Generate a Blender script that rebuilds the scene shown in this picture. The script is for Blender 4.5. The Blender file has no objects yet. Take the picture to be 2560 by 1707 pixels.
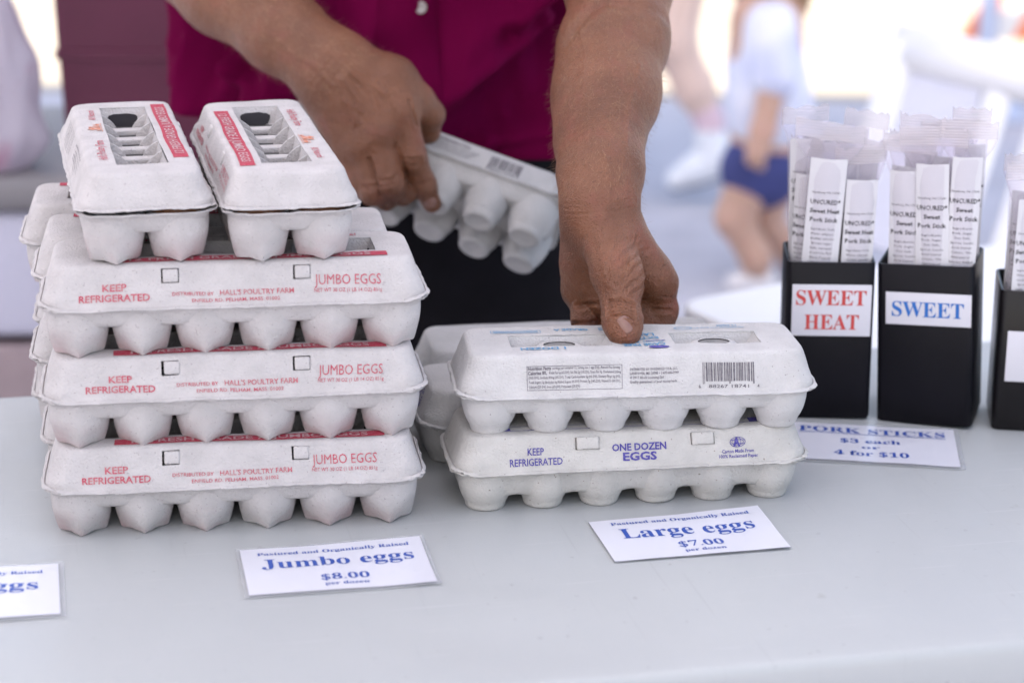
import bpy, bmesh, math, random
import numpy as np
from mathutils import Vector, Matrix, noise

C = bpy.context.scene.collection
R = math.radians
T = 0.74                                    # height of the table top above the ground

# ------------------------------------------------------------------ camera
FP, PITCH, ROLL = 5366.0, R(17.6), R(0.8)   # focal length in pixels of a 2560 px wide frame
CAM = np.array([0.0, 0.0, T + 0.65])
_fw = np.array([0, math.cos(PITCH), -math.sin(PITCH)])
_up = np.array([0, math.sin(PITCH), math.cos(PITCH)])
_rt = np.array([1.0, 0, 0])
RT = math.cos(ROLL) * _rt + math.sin(ROLL) * _up
UP = -math.sin(ROLL) * _rt + math.cos(ROLL) * _up
cam = bpy.data.cameras.new('camera')
cam.sensor_width = 36.0
cam.lens = FP / 2560 * 36.0
cam.clip_start, cam.clip_end = 0.05, 400.0
cam.dof.use_dof = True
cam.dof.focus_distance = 1.72
cam.dof.aperture_fstop = 3.9
cam.dof.aperture_blades = 0
camo = bpy.data.objects.new('camera', cam)
C.objects.link(camo)
m3 = Matrix([[RT[i], UP[i], -_fw[i]] for i in range(3)])
camo.matrix_world = Matrix.Translation(Vector(CAM)) @ m3.to_4x4()
bpy.context.scene.camera = camo

# ------------------------------------------------------------------ light
SUN_EL, SUN_ROT = R(50), R(200)             # high sun behind the photographer, from the left
w = bpy.data.worlds.new('World')
bpy.context.scene.world = w
w.use_nodes = True
nt = w.node_tree
sky = nt.nodes.new('ShaderNodeTexSky')
sky.sky_type = 'NISHITA'
sky.sun_disc = False
sky.sun_elevation, sky.sun_rotation = SUN_EL, SUN_ROT
sky.air_density, sky.dust_density = 1.0, 3.0
nt.links.new(sky.outputs[0], nt.nodes['Background'].inputs[0])
nt.nodes['Background'].inputs[1].default_value = 0.15
sl = bpy.data.lights.new('sun', 'SUN')
sl.energy, sl.angle, sl.color = 4.5, R(0.53), (1.0, 0.93, 0.82)
so = bpy.data.objects.new('sun', sl)
C.objects.link(so)
sd = Vector((math.sin(SUN_ROT) * math.cos(SUN_EL), math.cos(SUN_ROT) * math.cos(SUN_EL), math.sin(SUN_EL)))
so.rotation_euler = sd.to_track_quat('Z', 'Y').to_euler()
so.location = (0, 0, 12)
sc = bpy.context.scene
sc.view_settings.view_transform = 'Standard'
sc.view_settings.look = 'None'
sc.view_settings.exposure = 1.43
sc.view_settings.gamma = 1.0
sc.cycles.use_denoising = True
sc.cycles.max_bounces = 10
sc.cycles.transparent_max_bounces = 24
sc.cycles.caustics_reflective = sc.cycles.caustics_refractive = False

# ------------------------------------------------------------------ measuring helpers
def ray(x, y):
    """direction through a point of the photograph (2352 px wide)"""
    s = 2560 / 2352
    a, b = (x * s - 1280) / FP, -(y * s - 853.5) / FP
    return _fw + a * RT + b * UP
def at(x, y, Y):
    """point seen at (x, y) that lies Y metres in front of the camera"""
    d = ray(x, y)
    return CAM + d * (Y / d[1])
def onz(x, y, z):
    d = ray(x, y)
    return CAM + d * ((z - CAM[2]) / d[2])
def V(*a): return np.array(a, float)

# ------------------------------------------------------------------ materials
MATS = {}
def _nodes(name):
    m = bpy.data.materials.new(name)
    m.use_nodes = True
    t = m.node_tree
    return m, t, t.nodes['Principled BSDF']
def mat(name, col, rough=0.6, var=0.0, scale=40, bump=0.0, bscale=300, spec=0.5, col2=None, metal=0.0, detail=4,
        speck=None, trans=0.0, sss=0.0, coord='Object', obj=None):
    if name in MATS: return MATS[name]
    m, t, p = _nodes(name)
    c = (*col, 1)
    p.inputs['Base Color'].default_value = c
    p.inputs['Roughness'].default_value = rough
    p.inputs['Metallic'].default_value = metal
    p.inputs['Specular IOR Level'].default_value = spec
    tc = t.nodes.new('ShaderNodeTexCoord')
    last = None
    if var or col2:
        n = t.nodes.new('ShaderNodeTexNoise')
        n.inputs['Scale'].default_value = scale
        n.inputs['Detail'].default_value = detail
        t.links.new(tc.outputs[coord], n.inputs['Vector'])
        r = t.nodes.new('ShaderNodeMapRange')
        r.inputs[1].default_value, r.inputs[2].default_value = 0.35, 0.65
        t.links.new(n.outputs['Fac'], r.inputs[0])
        mx = t.nodes.new('ShaderNodeMix'); mx.data_type = 'RGBA'
        k2 = col2 if col2 else tuple(max(0, v * (1 - var)) for v in col)
        mx.inputs['A'].default_value = c
        mx.inputs['B'].default_value = (*k2, 1)
        t.links.new(r.outputs[0], mx.inputs['Factor'])
        last = mx.outputs['Result']
    if speck:
        sc_, amt, sc_col = speck
        n = t.nodes.new('ShaderNodeTexNoise')
        n.inputs['Scale'].default_value = sc_; n.inputs['Detail'].default_value = 1
        t.links.new(tc.outputs[coord], n.inputs['Vector'])
        r = t.nodes.new('ShaderNodeMapRange')
        r.inputs[1].default_value, r.inputs[2].default_value = amt, amt + 0.04
        t.links.new(n.outputs['Fac'], r.inputs[0])
        mx = t.nodes.new('ShaderNodeMix'); mx.data_type = 'RGBA'
        if last is None: mx.inputs['A'].default_value = c
        else: t.links.new(last, mx.inputs['A'])
        mx.inputs['B'].default_value = (*sc_col, 1)
        t.links.new(r.outputs[0], mx.inputs['Factor'])
        last = mx.outputs['Result']
    if last is not None: t.links.new(last, p.inputs['Base Color'])
    if bump:
        n = t.nodes.new('ShaderNodeTexNoise')
        n.inputs['Scale'].default_value = bscale; n.inputs['Detail'].default_value = 5
        t.links.new(tc.outputs[coord], n.inputs['Vector'])
        b = t.nodes.new('ShaderNodeBump')
        b.inputs['Strength'].default_value = bump; b.inputs['Distance'].default_value = 0.002
        t.links.new(n.outputs['Fac'], b.inputs['Height'])
        t.links.new(b.outputs[0], p.inputs['Normal'])
    if sss:
        p.inputs['Subsurface Weight'].default_value = sss
        p.inputs['Subsurface Radius'].default_value = (1.0, 0.35, 0.2)
        p.inputs['Subsurface Scale'].default_value = 0.004
    MATS[name] = m
    return m

PULP = mat('pulp_jumbo', (0.520, 0.494, 0.486), 0.92, 0.12, 45, 0.65, 480, 0.2, speck=(500, 0.70, (0.36, 0.33, 0.325)))
PULP2 = mat('pulp_large', (0.530, 0.517, 0.508), 0.92, 0.10, 50, 0.6, 500, 0.2, speck=(450, 0.735, (0.30, 0.28, 0.27)))
PULP3 = mat('pulp_yellowish', (0.525, 0.508, 0.478), 0.92, 0.12, 50, 0.6, 500, 0.2, speck=(380, 0.735, (0.28, 0.25, 0.22)))
PULPG = mat('pulp_grey', (0.48, 0.47, 0.463), 0.92, 0.10, 50, 0.6, 500, 0.2)
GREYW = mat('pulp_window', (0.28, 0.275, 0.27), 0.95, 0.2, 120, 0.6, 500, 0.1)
INNER = mat('pulp_well_shade', (0.11, 0.107, 0.105), 0.95, 0.35, 120, 0.8, 500, 0.1)  # pulp darkened to paint in the shade down in the window wells
REDP = mat('red_print', (0.45, 0.045, 0.085), 0.8, col2=(0.46, 0.19, 0.20), scale=300, detail=2)
REDB = mat('red_band_print', (0.38, 0.020, 0.052), 0.8, col2=(0.42, 0.07, 0.10), scale=350, detail=2)
PINKT = mat('band_lettering', (0.50, 0.33, 0.34), 0.8)
BROWNP = mat('brown_print', (0.50, 0.16, 0.08), 0.8, col2=(0.58, 0.36, 0.30), scale=420, detail=2)
BLUEP = mat('violet_print', (0.045, 0.035, 0.24), 0.8, col2=(0.11, 0.095, 0.30), scale=420, detail=2)
CYANP = mat('cyan_print', (0.05, 0.24, 0.46), 0.8, col2=(0.20, 0.34, 0.46), scale=420, detail=2)
GREYP = mat('grey_print', (0.09, 0.08, 0.10), 0.8, col2=(0.16, 0.15, 0.16), scale=420, detail=2)
DARK = mat('opening_shade', (0.02, 0.018, 0.022), 0.9)
EGGM = mat('brown_egg', (0.42, 0.17, 0.075), 0.45, 0.15, 60)

# ------------------------------------------------------------------ mesh builder and scene helpers
class MB:
    def __init__(s): s.v, s.f, s.m, s.mats = [], [], [], []
    def add(s, verts, faces, m, M=None):
        if m not in s.mats: s.mats.append(m)
        k, o = s.mats.index(m), len(s.v)
        if M is not None: verts = [M @ Vector(p) for p in verts]
        s.v += [tuple(p) for p in verts]
        s.f += [tuple(i + o for i in f) for f in faces]
        s.m += [k] * len(faces)
        return s
    def box(s, a, b, m, M=None, bev=0.0):
        bm = bmesh.new()
        bmesh.ops.create_cube(bm, size=1.0)
        c = [(a[i] + b[i]) / 2 for i in range(3)]; d = [abs(b[i] - a[i]) for i in range(3)]
        for q in bm.verts: q.co = Vector([c[i] + q.co[i] * d[i] for i in range(3)])
        if bev: bmesh.ops.bevel(bm, geom=bm.edges[:], offset=bev, segments=3, affect='EDGES', profile=0.5)
        bm.verts.index_update()
        s.add([q.co.copy() for q in bm.verts], [[q.index for q in f.verts] for f in bm.faces], m, M)
        bm.free(); return s
    def loft(s, rings, m, M=None, cap0=True, cap1=True, close=True):
        n = len(rings[0]); vs = [p for r in rings for p in r]; fs = []
        for i in range(len(rings) - 1):
            for j in range(n if close else n - 1):
                k = (j + 1) % n
                fs.append((i * n + j, i * n + k, (i + 1) * n + k, (i + 1) * n + j))
        if cap0: fs.append(tuple(reversed(range(n))))
        if cap1: fs.append(tuple((len(rings) - 1) * n + j for j in range(n)))
        return s.add(vs, fs, m, M)
    def tube(s, pts, r, m, n=12, M=None):
        pts = [Vector(p) for p in pts]; rings = []
        for i, p in enumerate(pts):
            d = (pts[min(i + 1, len(pts) - 1)] - pts[max(i - 1, 0)]).normalized()
            q = d.to_track_quat('Z', 'Y').to_matrix()
            rr = r[i] if isinstance(r, (list, tuple)) else r
            rings.append([p + q @ Vector((rr * math.cos(2 * math.pi * k / n), rr * math.sin(2 * math.pi * k / n), 0)) for k in range(n)])
        return s.loft(rings, m, M)
    def ell(s, c, r, m, nu=24, nv=14, M=None):
        rings = []
        for i in range(1, nv):
            a = math.pi * i / nv
            rings.append([(c[0] + r[0] * math.sin(a) * math.cos(2 * math.pi * j / nu), c[1] + r[1] * math.sin(a) * math.sin(2 * math.pi * j / nu),
                           c[2] - r[2] * math.cos(a)) for j in range(nu)])
        return s.loft(rings, m, M)
    def build(s, name, parent=None, smooth=True, loc=None):
        me = bpy.data.meshes.new(name)
        me.from_pydata(s.v, [], s.f)
        for m in s.mats: me.materials.append(m)
        me.polygons.foreach_set('material_index', s.m)
        me.polygons.foreach_set('use_smooth', [smooth] * len(s.f))
        me.update()
        o = bpy.data.objects.new(name, me)
        C.objects.link(o)
        if parent: o.parent = parent
        if loc is not None: o.location = loc
        return o
def sharp(o, deg=35):
    o.data.set_sharp_from_angle(angle=R(deg)); return o
def tag(o, label=None, cat=None, group=None, kind=None):
    if label: o['label'] = label
    if cat: o['category'] = cat
    if group: o['group'] = group
    if kind: o['kind'] = kind
    return o
def thing(name, label, cat, loc=(0, 0, 0), rotz=0.0, group=None):
    o = bpy.data.objects.new(name, None)
    o.empty_display_size = 0.05
    C.objects.link(o)
    o.location = Vector(loc); o.rotation_euler = (0, 0, rotz)
    return tag(o, label, cat, group)
def copy_tree(o, parent=None):
    c = o.copy(); C.objects.link(c)
    if parent: c.parent = parent
    for ch in list(o.children): copy_tree(ch, c)
    return c

# ------------------------------------------------------------------ lettering
_tc = {}
def bold_serif(s):
    r = ''
    for ch in s:
        if 'A' <= ch <= 'Z': r += chr(0x1D400 + ord(ch) - 65)
        elif 'a' <= ch <= 'z': r += chr(0x1D41A + ord(ch) - 97)
        elif '0' <= ch <= '9': r += chr(0x1D7CE + ord(ch) - 48)
        else: r += ch
    return r
_fc = bpy.data.curves.new('lettering', 'FONT')
_fo = bpy.data.objects.new('lettering', _fc)
C.objects.link(_fo)
def glyphs(s, bold=0.0, res=2):
    key = (s, bold, res)
    if key not in _tc:
        _fc.body = s; _fc.size = 1.0; _fc.resolution_u = res; _fc.offset = bold
        dg = bpy.context.evaluated_depsgraph_get(); dg.update()
        ev = _fo.evaluated_get(dg); me = ev.to_mesh()
        vs = np.array([tuple(v.co) for v in me.vertices]) if len(me.vertices) else np.zeros((0, 3))
        fs = [tuple(p.vertices) for p in me.polygons]
        ev.to_mesh_clear()
        _tc[key] = (vs, fs)
    return _tc[key]
def text2d(s, w=None, h=0.01, bold=0.0, res=2, serif=False):
    """outline of a line of lettering: cap height h, fitted to width w, centred on 0,0 of its cap box"""
    if serif: s = bold_serif(s)
    vs, fs = glyphs(s, bold, res)
    cap = 0.70 if not serif else 0.68
    vs = vs.copy()
    x0, x1 = vs[:, 0].min(), vs[:, 0].max()
    sy = h / cap
    sx = sy if w is None else w / (x1 - x0)
    vs[:, 0] = (vs[:, 0] - (x0 + x1) / 2) * sx
    vs[:, 1] = vs[:, 1] * sy - h / 2
    return vs, fs
def put_text(mb, s, m, origin, u, v, n, lift=0.0003, disp=None, **k):
    vs, fs = text2d(s, **k)
    o, u, v, n = (np.array(a, float) for a in (origin, u, v, n))
    P = [o + u * a[0] + v * a[1] + n * lift for a in vs]
    if disp: P = [p + disp(p) for p in P]
    mb.add(P, fs, m)
def put_rect(mb, m, origin, u, v, n, x0, x1, y0, y1, lift=0.0002, disp=None, nx=1):
    o, u, v, n = (np.array(a, float) for a in (origin, u, v, n))
    P, F = [], []
    for i in range(nx + 1):
        x = x0 + (x1 - x0) * i / nx
        P += [o + u * x + v * y0 + n * lift, o + u * x + v * y1 + n * lift]
    for i in range(nx): F.append((2 * i, 2 * i + 2, 2 * i + 3, 2 * i + 1))
    if disp: P = [p + disp(p) for p in P]
    mb.add(P, F, m)
def put_frame(mb, m, o, u, v, n, x0, x1, y0, y1, t, **k):
    put_rect(mb, m, o, u, v, n, x0, x1, y0, y0 + t, **k); put_rect(mb, m, o, u, v, n, x0, x1, y1 - t, y1, **k)
    put_rect(mb, m, o, u, v, n, x0, x0 + t, y0 + t, y1 - t, **k); put_rect(mb, m, o, u, v, n, x1 - t, x1, y0 + t, y1 - t, **k)

# ------------------------------------------------------------------ egg cartons
def pulp_disp(seed, amp=0.0010):
    off = Vector((seed * 3.7, seed * 1.3, seed * 2.1))
    def f(p):
        p = Vector(p)
        a = noise.noise_vector(p * 20 + off) * amp + noise.noise_vector(p * 75 + off) * (amp * 0.30)
        return np.array(a)
    return f
DS = [0, .7, 1.6, 2.4, 3.0, 4.0, 5.4, 6.8, 8.0, 9.6, 11.4, 12.3, 13.6, 16.2, 20.5]
PZ = [-0.6, 0.5, 0.9, 1.0, 2.0, 5.1, 9.4, 13.7, 17.4, 22.4, 27.8, 29.6, 30.8, 31.4, 31.6]
def nested(L, W, ds, pz, ix, iy, r0, rmin, hole=None):
    ds = [d / 1000 for d in ds]; pz = [z / 1000 for z in pz]
    nd = len(ds)
    xs = [-L / 2 + d for d in ds] + ix + [L / 2 - d for d in reversed(ds)]
    ys = [-W / 2 + d for d in ds] + iy + [W / 2 - d for d in reversed(ds)]
    NX, NY = len(xs), len(ys)
    P, ring = [], []
    for i, x in enumerate(xs):
        for j, y in enumerate(ys):
            ki, kj = min(i, NX - 1 - i, nd - 1), min(j, NY - 1 - j, nd - 1)
            k = min(ki, kj); d = ds[k]
            a, b = L / 2 - d, W / 2 - d
            r = max(r0 - d * 0.55, rmin)
            X, Y = x, y
            ax, ay = abs(x), abs(y)
            if ax > a - r and ay > b - r and not (ki == nd - 1 and kj == nd - 1):
                if ki <= kj:
                    th = min(1.0, (ay - (b - r)) / r) * math.pi / 4
                    th = math.atan(math.tan(th))
                    X = math.copysign(a - r + r * math.cos(th), x); Y = math.copysign(b - r + r * math.sin(th), y)
                else:
                    th = math.pi / 2 - min(1.0, (ax - (a - r)) / r) * math.pi / 4
                    X = math.copysign(a - r + r * math.cos(th), x); Y = math.copysign(b - r + r * math.sin(th), y)
            P.append(np.array((X, Y, pz[k]))); ring.append(k)
    F = []
    for i in range(NX - 1):
        for j in range(NY - 1):
            cx, cy = (xs[i] + xs[i + 1]) / 2, (ys[j] + ys[j + 1]) / 2
            if hole and hole(cx, cy): continue
            F.append((i * NY + j, (i + 1) * NY + j, (i + 1) * NY + j + 1, i * NY + j + 1))
    return P, F, ring
def lines(a, b, step):
    n = max(1, int(round((b - a) / step)))
    return [a + (b - a) * i / n for i in range(n + 1)]
def solid(P, F, t, down=False):
    """sheet given thickness t on its inner side; P stays the outer surface"""
    P = np.array(P); F = np.array(F)
    a, b, c, d = P[F[:, 0]], P[F[:, 1]], P[F[:, 2]], P[F[:, 3]]
    fn = np.cross(c - a, d - b)
    if (fn[:, 2].sum() < 0) != down: F = F[:, ::-1]; fn = -fn
    vn = np.zeros_like(P)
    for k in range(4): np.add.at(vn, F[:, k], fn)
    vn /= np.maximum(np.linalg.norm(vn, axis=1, keepdims=True), 1e-12)
    used_ = np.zeros(len(P), bool); used_[F.ravel()] = True
    idx = np.cumsum(used_) - 1
    P, vn = P[used_], vn[used_]; F = idx[F]
    n = len(P)
    E = {}
    for f in F:
        for k in range(4):
            e = (f[k], f[(k + 1) % 4])
            if (e[1], e[0]) in E: del E[(e[1], e[0])]
            else: E[e] = 1
    faces = [tuple(int(v) for v in f) for f in F] + [tuple(int(v) + n for v in f[::-1]) for f in F]
    faces += [(int(q), int(p), int(p) + n, int(q) + n) for p, q in E]
    return list(P) + list(P - vn * t), faces

FRONT0 = 2.0      # slope starts here (mm)
def face_frame(which, L, W):
    s = math.hypot(8.4, 25.8)
    if which == 'front': return (0, -W / 2 + .0030, .002), (1, 0, 0), (0, 8.4 / s, 25.8 / s), (0, -25.8 / s, 8.4 / s)
    if which == 'back': return (0, W / 2 - .0030, .002), (-1, 0, 0), (0, -8.4 / s, 25.8 / s), (0, 25.8 / s, 8.4 / s)
    if which == 'left': return (-L / 2 + .0030, 0, .002), (0, -1, 0), (8.4 / s, 0, 25.8 / s), (-25.8 / s, 0, 8.4 / s)
    if which == 'right': return (L / 2 - .0030, 0, .002), (0, 1, 0), (-8.4 / s, 0, 25.8 / s), (25.8 / s, 0, 8.4 / s)
    if which == 'top': return (0, 0, .0316), (1, 0, 0), (0, 1, 0), (0, 0, 1)
    if which == 'top_turned': return (0, 0, .0316), (-1, 0, 0), (0, -1, 0), (0, 0, 1)

def barcode(mb, fr, disp, x0, x1, y0, y1, seed, m):
    rnd = random.Random(seed); x = x0
    k = 0
    while x < x1:
        b = rnd.choice((.0004, .0005, .0009, .0013)); long_ = k < 2 or x > x1 - .0025 or abs(x - (x0 + x1) / 2) < .001
        put_rect(mb, m, *fr, x, min(x + b, x1), y0 - (.002 if long_ else 0), y1, disp=disp, lift=.0004)
        x += b + rnd.choice((.0005, .0006, .001)); k += 1
def lines_of_print(mb, fr, disp, x0, x1, y1, n, pitch, h, m, seed, words):
    rnd = random.Random(seed)
    for i in range(n):
        s = words[i % len(words)]
        put_text(mb, s, m, np.array(fr[0]) + np.array(fr[1]) * (x0 + x1) / 2 + np.array(fr[2]) * (y1 - i * pitch), *fr[1:], lift=.0004, disp=disp, w=(x1 - x0) * (1 if i < n - 1 else .55), h=h, res=1)

def make_lid(style, seed, L, W, pulp):
    """moulded pulp lid, flange on z = 0; latch side is -y"""
    rnd = random.Random(seed)
    disp = pulp_disp(seed)
    LX = (-.049, .050) if style == 'jumbo' else (-.038, .056)
    latch = style in ('jumbo', 'reclaimed')
    hw = .0066 if style == 'jumbo' else .0098
    if style == 'jumbo': wins = [(-.108, .108, -.0190, .0190)]
    elif style == 'cage_free': wins = [(-.100, -.018, -.018, .012), (.032, .103, -.018, .012)]
    elif style == 'plain_window': wins = [(-.100, -.018, -.018, .012), (.032, .103, -.018, .012)]
    else: wins = []
    ix = set(round(v, 5) for v in lines(-L / 2 + .021, L / 2 - .021, .0052)[1:-1])
    keep = []
    for a, b, c, d in wins: keep += [a, b]
    if latch:
        for x in LX: keep += [x - hw, x + hw]
    ix = sorted([v for v in ix if all(abs(v - q) > .0022 for q in keep)] + keep)
    iy = set(round(v, 5) for v in lines(-W / 2 + .021, W / 2 - .021, .0055)[1:-1])
    keepy = [q for wd in wins for q in wd[2:]]
    iy = sorted([v for v in iy if all(abs(v - q) > .002 for q in keepy)] + sorted(set(keepy)))
    def hole(x, y):
        for a, b, c, d in wins:
            if a < x < b and c < y < d: return True
        if latch:
            d = y + W / 2
            for q in LX:
                if abs(x - q) < hw and .0080 < d < .0114: return True
        return False
    P, F, ring = nested(L, W, DS, PZ, ix, iy, .0205, .0075, hole)
    Q = []
    for p, k in zip(P, ring):
        p = p.copy()
        # a moulded ledge low on the corners
        if k in (5, 6):
            f = max(0, 1 - abs(abs(p[0]) - L / 2 + .012) / .015) if abs(p[1]) > W / 2 - .03 else 0
            g = .0016 * min(1, f * 2)
            p[1] += math.copysign(g, p[1]); p[2] += g * .3
        # flange dips at the corners and rides over the tray along the middle
        if k <= 3:
            cx = abs(p[0]) / (L / 2)
            p[2] += .0024 * min(1, max(0, cx - .86) / .10) - .0002
            j = noise.noise_vector(Vector(p) * 260 + Vector((seed, 0, 0)))
            if k <= 1: p += np.array((j.x * .0014, j.y * .0018, j.z * .0008))
        p += disp(p)
        Q.append(p)
    mb = MB()
    mb.add(*solid(Q, F, .0012), pulp)
    # wells under the windows
    for a, b, c, d in wins:
        z0 = .0305
        if style == 'jumbo':
            z1 = .014
            n = 6
            st = (b - a) / n
            mb.add([(a, c, z0), (b, c, z0), (b - .003, c + .004, z1), (a + .003, c + .004, z1)], [(0, 1, 2, 3)], pulp)
            mb.add([(a, d, z0), (b, d, z0), (b - .003, d - .003, z1), (a + .003, d - .003, z1)], [(3, 2, 1, 0)], pulp)
            for e, k in ((a, 1), (b, -1)):      # end walls carry a dark patch, the painted shade of a torn opening
                mb.add([(e, c, z0), (e, d, z0), (e + k * .006, d - .003, z1), (e + k * .006, c + .003, z1)], [(0, 1, 2, 3)], pulp)
                hole_shade = []
                for q in range(22):
                    an = 2 * math.pi * q / 22
                    yy = (c + d) / 2 + .0125 * math.copysign(abs(math.cos(an)) ** .6, math.cos(an)) * (1 + .14 * noise.noise(Vector((q * 1.7, seed, e * 90))))
                    zz = (z0 + z1) / 2 - .0022 + .0062 * math.copysign(abs(math.sin(an)) ** .6, math.sin(an)) * (1 + .22 * noise.noise(Vector((q * 1.3, seed + 5, e * 90))))
                    hole_shade.append((e + k * (.0012 + .006 * (z0 - zz) / (z0 - z1)), yy, zz))
                mb.add(hole_shade, [tuple(range(22))], DARK)
            for i in range(n):
                x0 = a + i * st
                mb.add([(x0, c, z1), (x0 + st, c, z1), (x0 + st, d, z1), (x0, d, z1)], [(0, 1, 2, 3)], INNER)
                if 0 < i:
                    mb.box((x0 - .0058, c + .002, .010), (x0 + .0058, d - .002, .0190), pulp, bev=.0018)
                    # curved fins leaning on both long walls
                    for yw, sg in ((d, -1), (c, 1)):
                        prof = [(yw + sg * .0005, z0)] + [(yw + sg * (.0005 + .0125 * math.sin(t * math.pi / 2 / 8) ** 1.3), z0 - .0165 * (1 - math.cos(t * math.pi / 2 / 8)) ** .8) for t in range(1, 9)] + [(yw + sg * .0005, z1)]
                        A = [(x0 + .0105 - .0011, y, z) for y, z in prof]; B = [(x0 + .0105 + .0011, y, z) for y, z in prof]
                        mb.loft([A, B], pulp)
        else:
            z1 = .022
            mb.add([(a, c, z0), (b, c, z0), (b - .002, c + .003, z1), (a + .002, c + .003, z1)], [(0, 1, 2, 3)], pulp)
            mb.add([(a, d, z0), (b, d, z0), (b - .002, d - .003, z1), (a + .002, d - .003, z1)], [(3, 2, 1, 0)], pulp)
            mb.add([(a, c, z0), (a, d, z0), (a + .004, d - .003, z1), (a + .004, c + .003, z1)], [(3, 2, 1, 0)], pulp)
            mb.add([(b, c, z0), (b, d, z0), (b - .007, d - .003, z1), (b - .007, c + .003, z1)], [(0, 1, 2, 3)], pulp)
            mb.add([(a, c, z1), (b, c, z1), (b, d, z1), (a, d, z1)], [(0, 1, 2, 3)], pulp)
            cx, cy = (a + b) / 2, (c + d) / 2 + .002
            rings = [[(cx + r * math.cos(t * .2094), cy + r * .62 * math.sin(t * .2094), z) for t in range(30)] for r, z in ((.021, z1), (.019, z1 + .004), (.016, z1 + .0055), (.013, z1 + .0055))]
            mb.loft(rings, pulp, cap0=False, cap1=False)
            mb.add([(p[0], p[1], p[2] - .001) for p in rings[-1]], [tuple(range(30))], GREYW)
    # print
    if style == 'jumbo':
        f = face_frame('front', L, W)
        jx, jy, ks = rnd.uniform(-.0022, .0022), rnd.uniform(-.0010, .0008), L / .288
        def t(s, x, y, w_, h, m=REDP, bold=.008, rot=0, fr=f):
            x = x * ks + jx; y = y + jy + x * rnd.uniform(.0, .004)
            put_text(mb, s, m, np.array(fr[0]) + np.array(fr[1]) * x + np.array(fr[2]) * y, *fr[1:], lift=.0005, disp=disp, w=w_, h=h, bold=bold)
        t('KEEP', -.0865, .0138, .0178, .0052, bold=.022); t('REFRIGERATED', -.0865, .0062, .0525, .0052, bold=.022)
        t('DISTRIBUTED BY', -.0300, .0080, .0310, .0027); t("HALL'S POULTRY FARM", .0165, .0082, .0555, .0039)
        t('ENFIELD RD. PELHAM, MASS. 01002', .0010, .0028, .0660, .0027)
        t('JUMBO EGGS', .0830, .0150, .0500, .0078, bold=.0); t('NET WT 30 OZ (1 LB 14 OZ) 851g', .0830, .0072, .0510, .0029, bold=.004)
        g = face_frame('top', L, W)
        put_rect(mb, REDB, *g, -.092, .116, -.0358, -.0240, lift=.0004, disp=disp, nx=40)
        put_text(mb, '12 FRESH GRADE A JUMBO EGGS', PINKT, (.012, -.0300, .0316), *g[1:], lift=.0008, disp=disp, w=.182, h=.0072, bold=.014)
        put_text(mb, "Hall's Poultry Farm", REDP, (-.055, .0275, .0316), *g[1:], lift=.0005, disp=disp, w=.068, h=.0068, bold=.01)
        put_text(mb, 'All Natural', REDP, (.079, .0275, .0316), *g[1:], lift=.0005, disp=disp, w=.036, h=.0056, bold=.01)
        # barn and silo mark
        for x0, x1, y0, y1 in ((.018, .026, -.005, .001), (.0275, .0315, -.005, .004), (.0135, .017, -.005, -.002), (.033, .043, -.005, -.002), (.010, .046, -.0062, -.0056)):
            put_rect(mb, BROWNP, (0, .0275, .0316), *g[1:], x0, x1, y0, y1, lift=.0005, disp=disp)
        mb.add([np.array(p) + disp(p) for p in ((.0165, .0285, .0321), (.0275, .0285, .0321), (.022, .0330, .0321))], [(0, 1, 2)], BROWNP)
        for q in range(5): put_rect(mb, BROWNP, (0, .0275, .0316), *g[1:], .033 + q * .0022, .0340 + q * .0022, -.002, .0005, lift=.0005, disp=disp)
        b = face_frame('back', L, W)
        lines_of_print(mb, b, disp, -.095, -.030, .0225, 8, .0028, .0016, GREYP, seed, ['Nutrition Facts Serving size 1 egg', 'Calories 90 Total Fat 6g Cholesterol', 'Sodium 90mg Total Carb 0g Protein 8g', 'Not a significant source of fiber'])
        lines_of_print(mb, b, disp, .0, .06, .0225, 5, .0040, .0022, GREYP, seed, ['SAFE HANDLING INSTRUCTIONS', 'To prevent illness from bacteria keep', 'eggs refrigerated, cook until firm'])
    if style == 'cage_free':
        b = face_frame('front', L, W)      # hinge side turned to the viewer
        def t(s, x, y, w_, h, m, bold=.0, fr=b, res=2):
            put_text(mb, s, m, np.array(fr[0]) + np.array(fr[1]) * x + np.array(fr[2]) * y, *fr[1:], lift=.0005, disp=disp, w=w_, h=h, bold=bold, res=res)
        put_frame(mb, GREYP, *b, -.0905, -.0140, .0030, .0222, .00035, lift=.0004, disp=disp)
        t('Nutrition Facts', -.0805, .0202, .018, .0026, GREYP, .03); t('servings per container 12, Serving size 1 egg (50g), Amount Per Serving:', -.0430, .0202, .055, .0022, GREYP, .012, res=1)
        t('Calories 80,', -.0822, .0166, .0148, .0027, GREYP, .03); t('Total Fat 5g (6% DV), Sat. Fat 2g (10% DV), Trans Fat 0g, Cholesterol 215mg', -.0440, .0166, .058, .0022, GREYP, .012, res=1)
        for q, s in enumerate(('(70% DV), Sodium 80mg (3% DV), Total Carbohydrate 0g (0% DV), Dietary Fiber 0g (0%),', 'Total Sugars 0g (Includes 0g Added Sugars 0% DV), Protein 7g (14% DV), Vitamin D (6% DV),', 'Calcium (2% DV), Iron (6% DV), Potassium (2% DV).')):
            ww = (.0740, .0740, .041)[q]
            t(s, -.0892 + ww / 2, .0129 - q * .0036, ww, .0021, GREYP, .012, res=1)
        for q, s in enumerate(('DISTRIBUTED BY: FOODHOLD U.S.A., LLC,', 'LANDOVER, MD 20785 • 1-877-846-9949', '© 2017 Ahold Licensing Sàrl', 'Quality guaranteed or your money back.')):
            ww = (.0385, .0392, .027, .038)[q]
            t(s, -.0078 + ww / 2, .0182 - q * .0033, ww, .0020, GREYP, .016, res=1)
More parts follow.
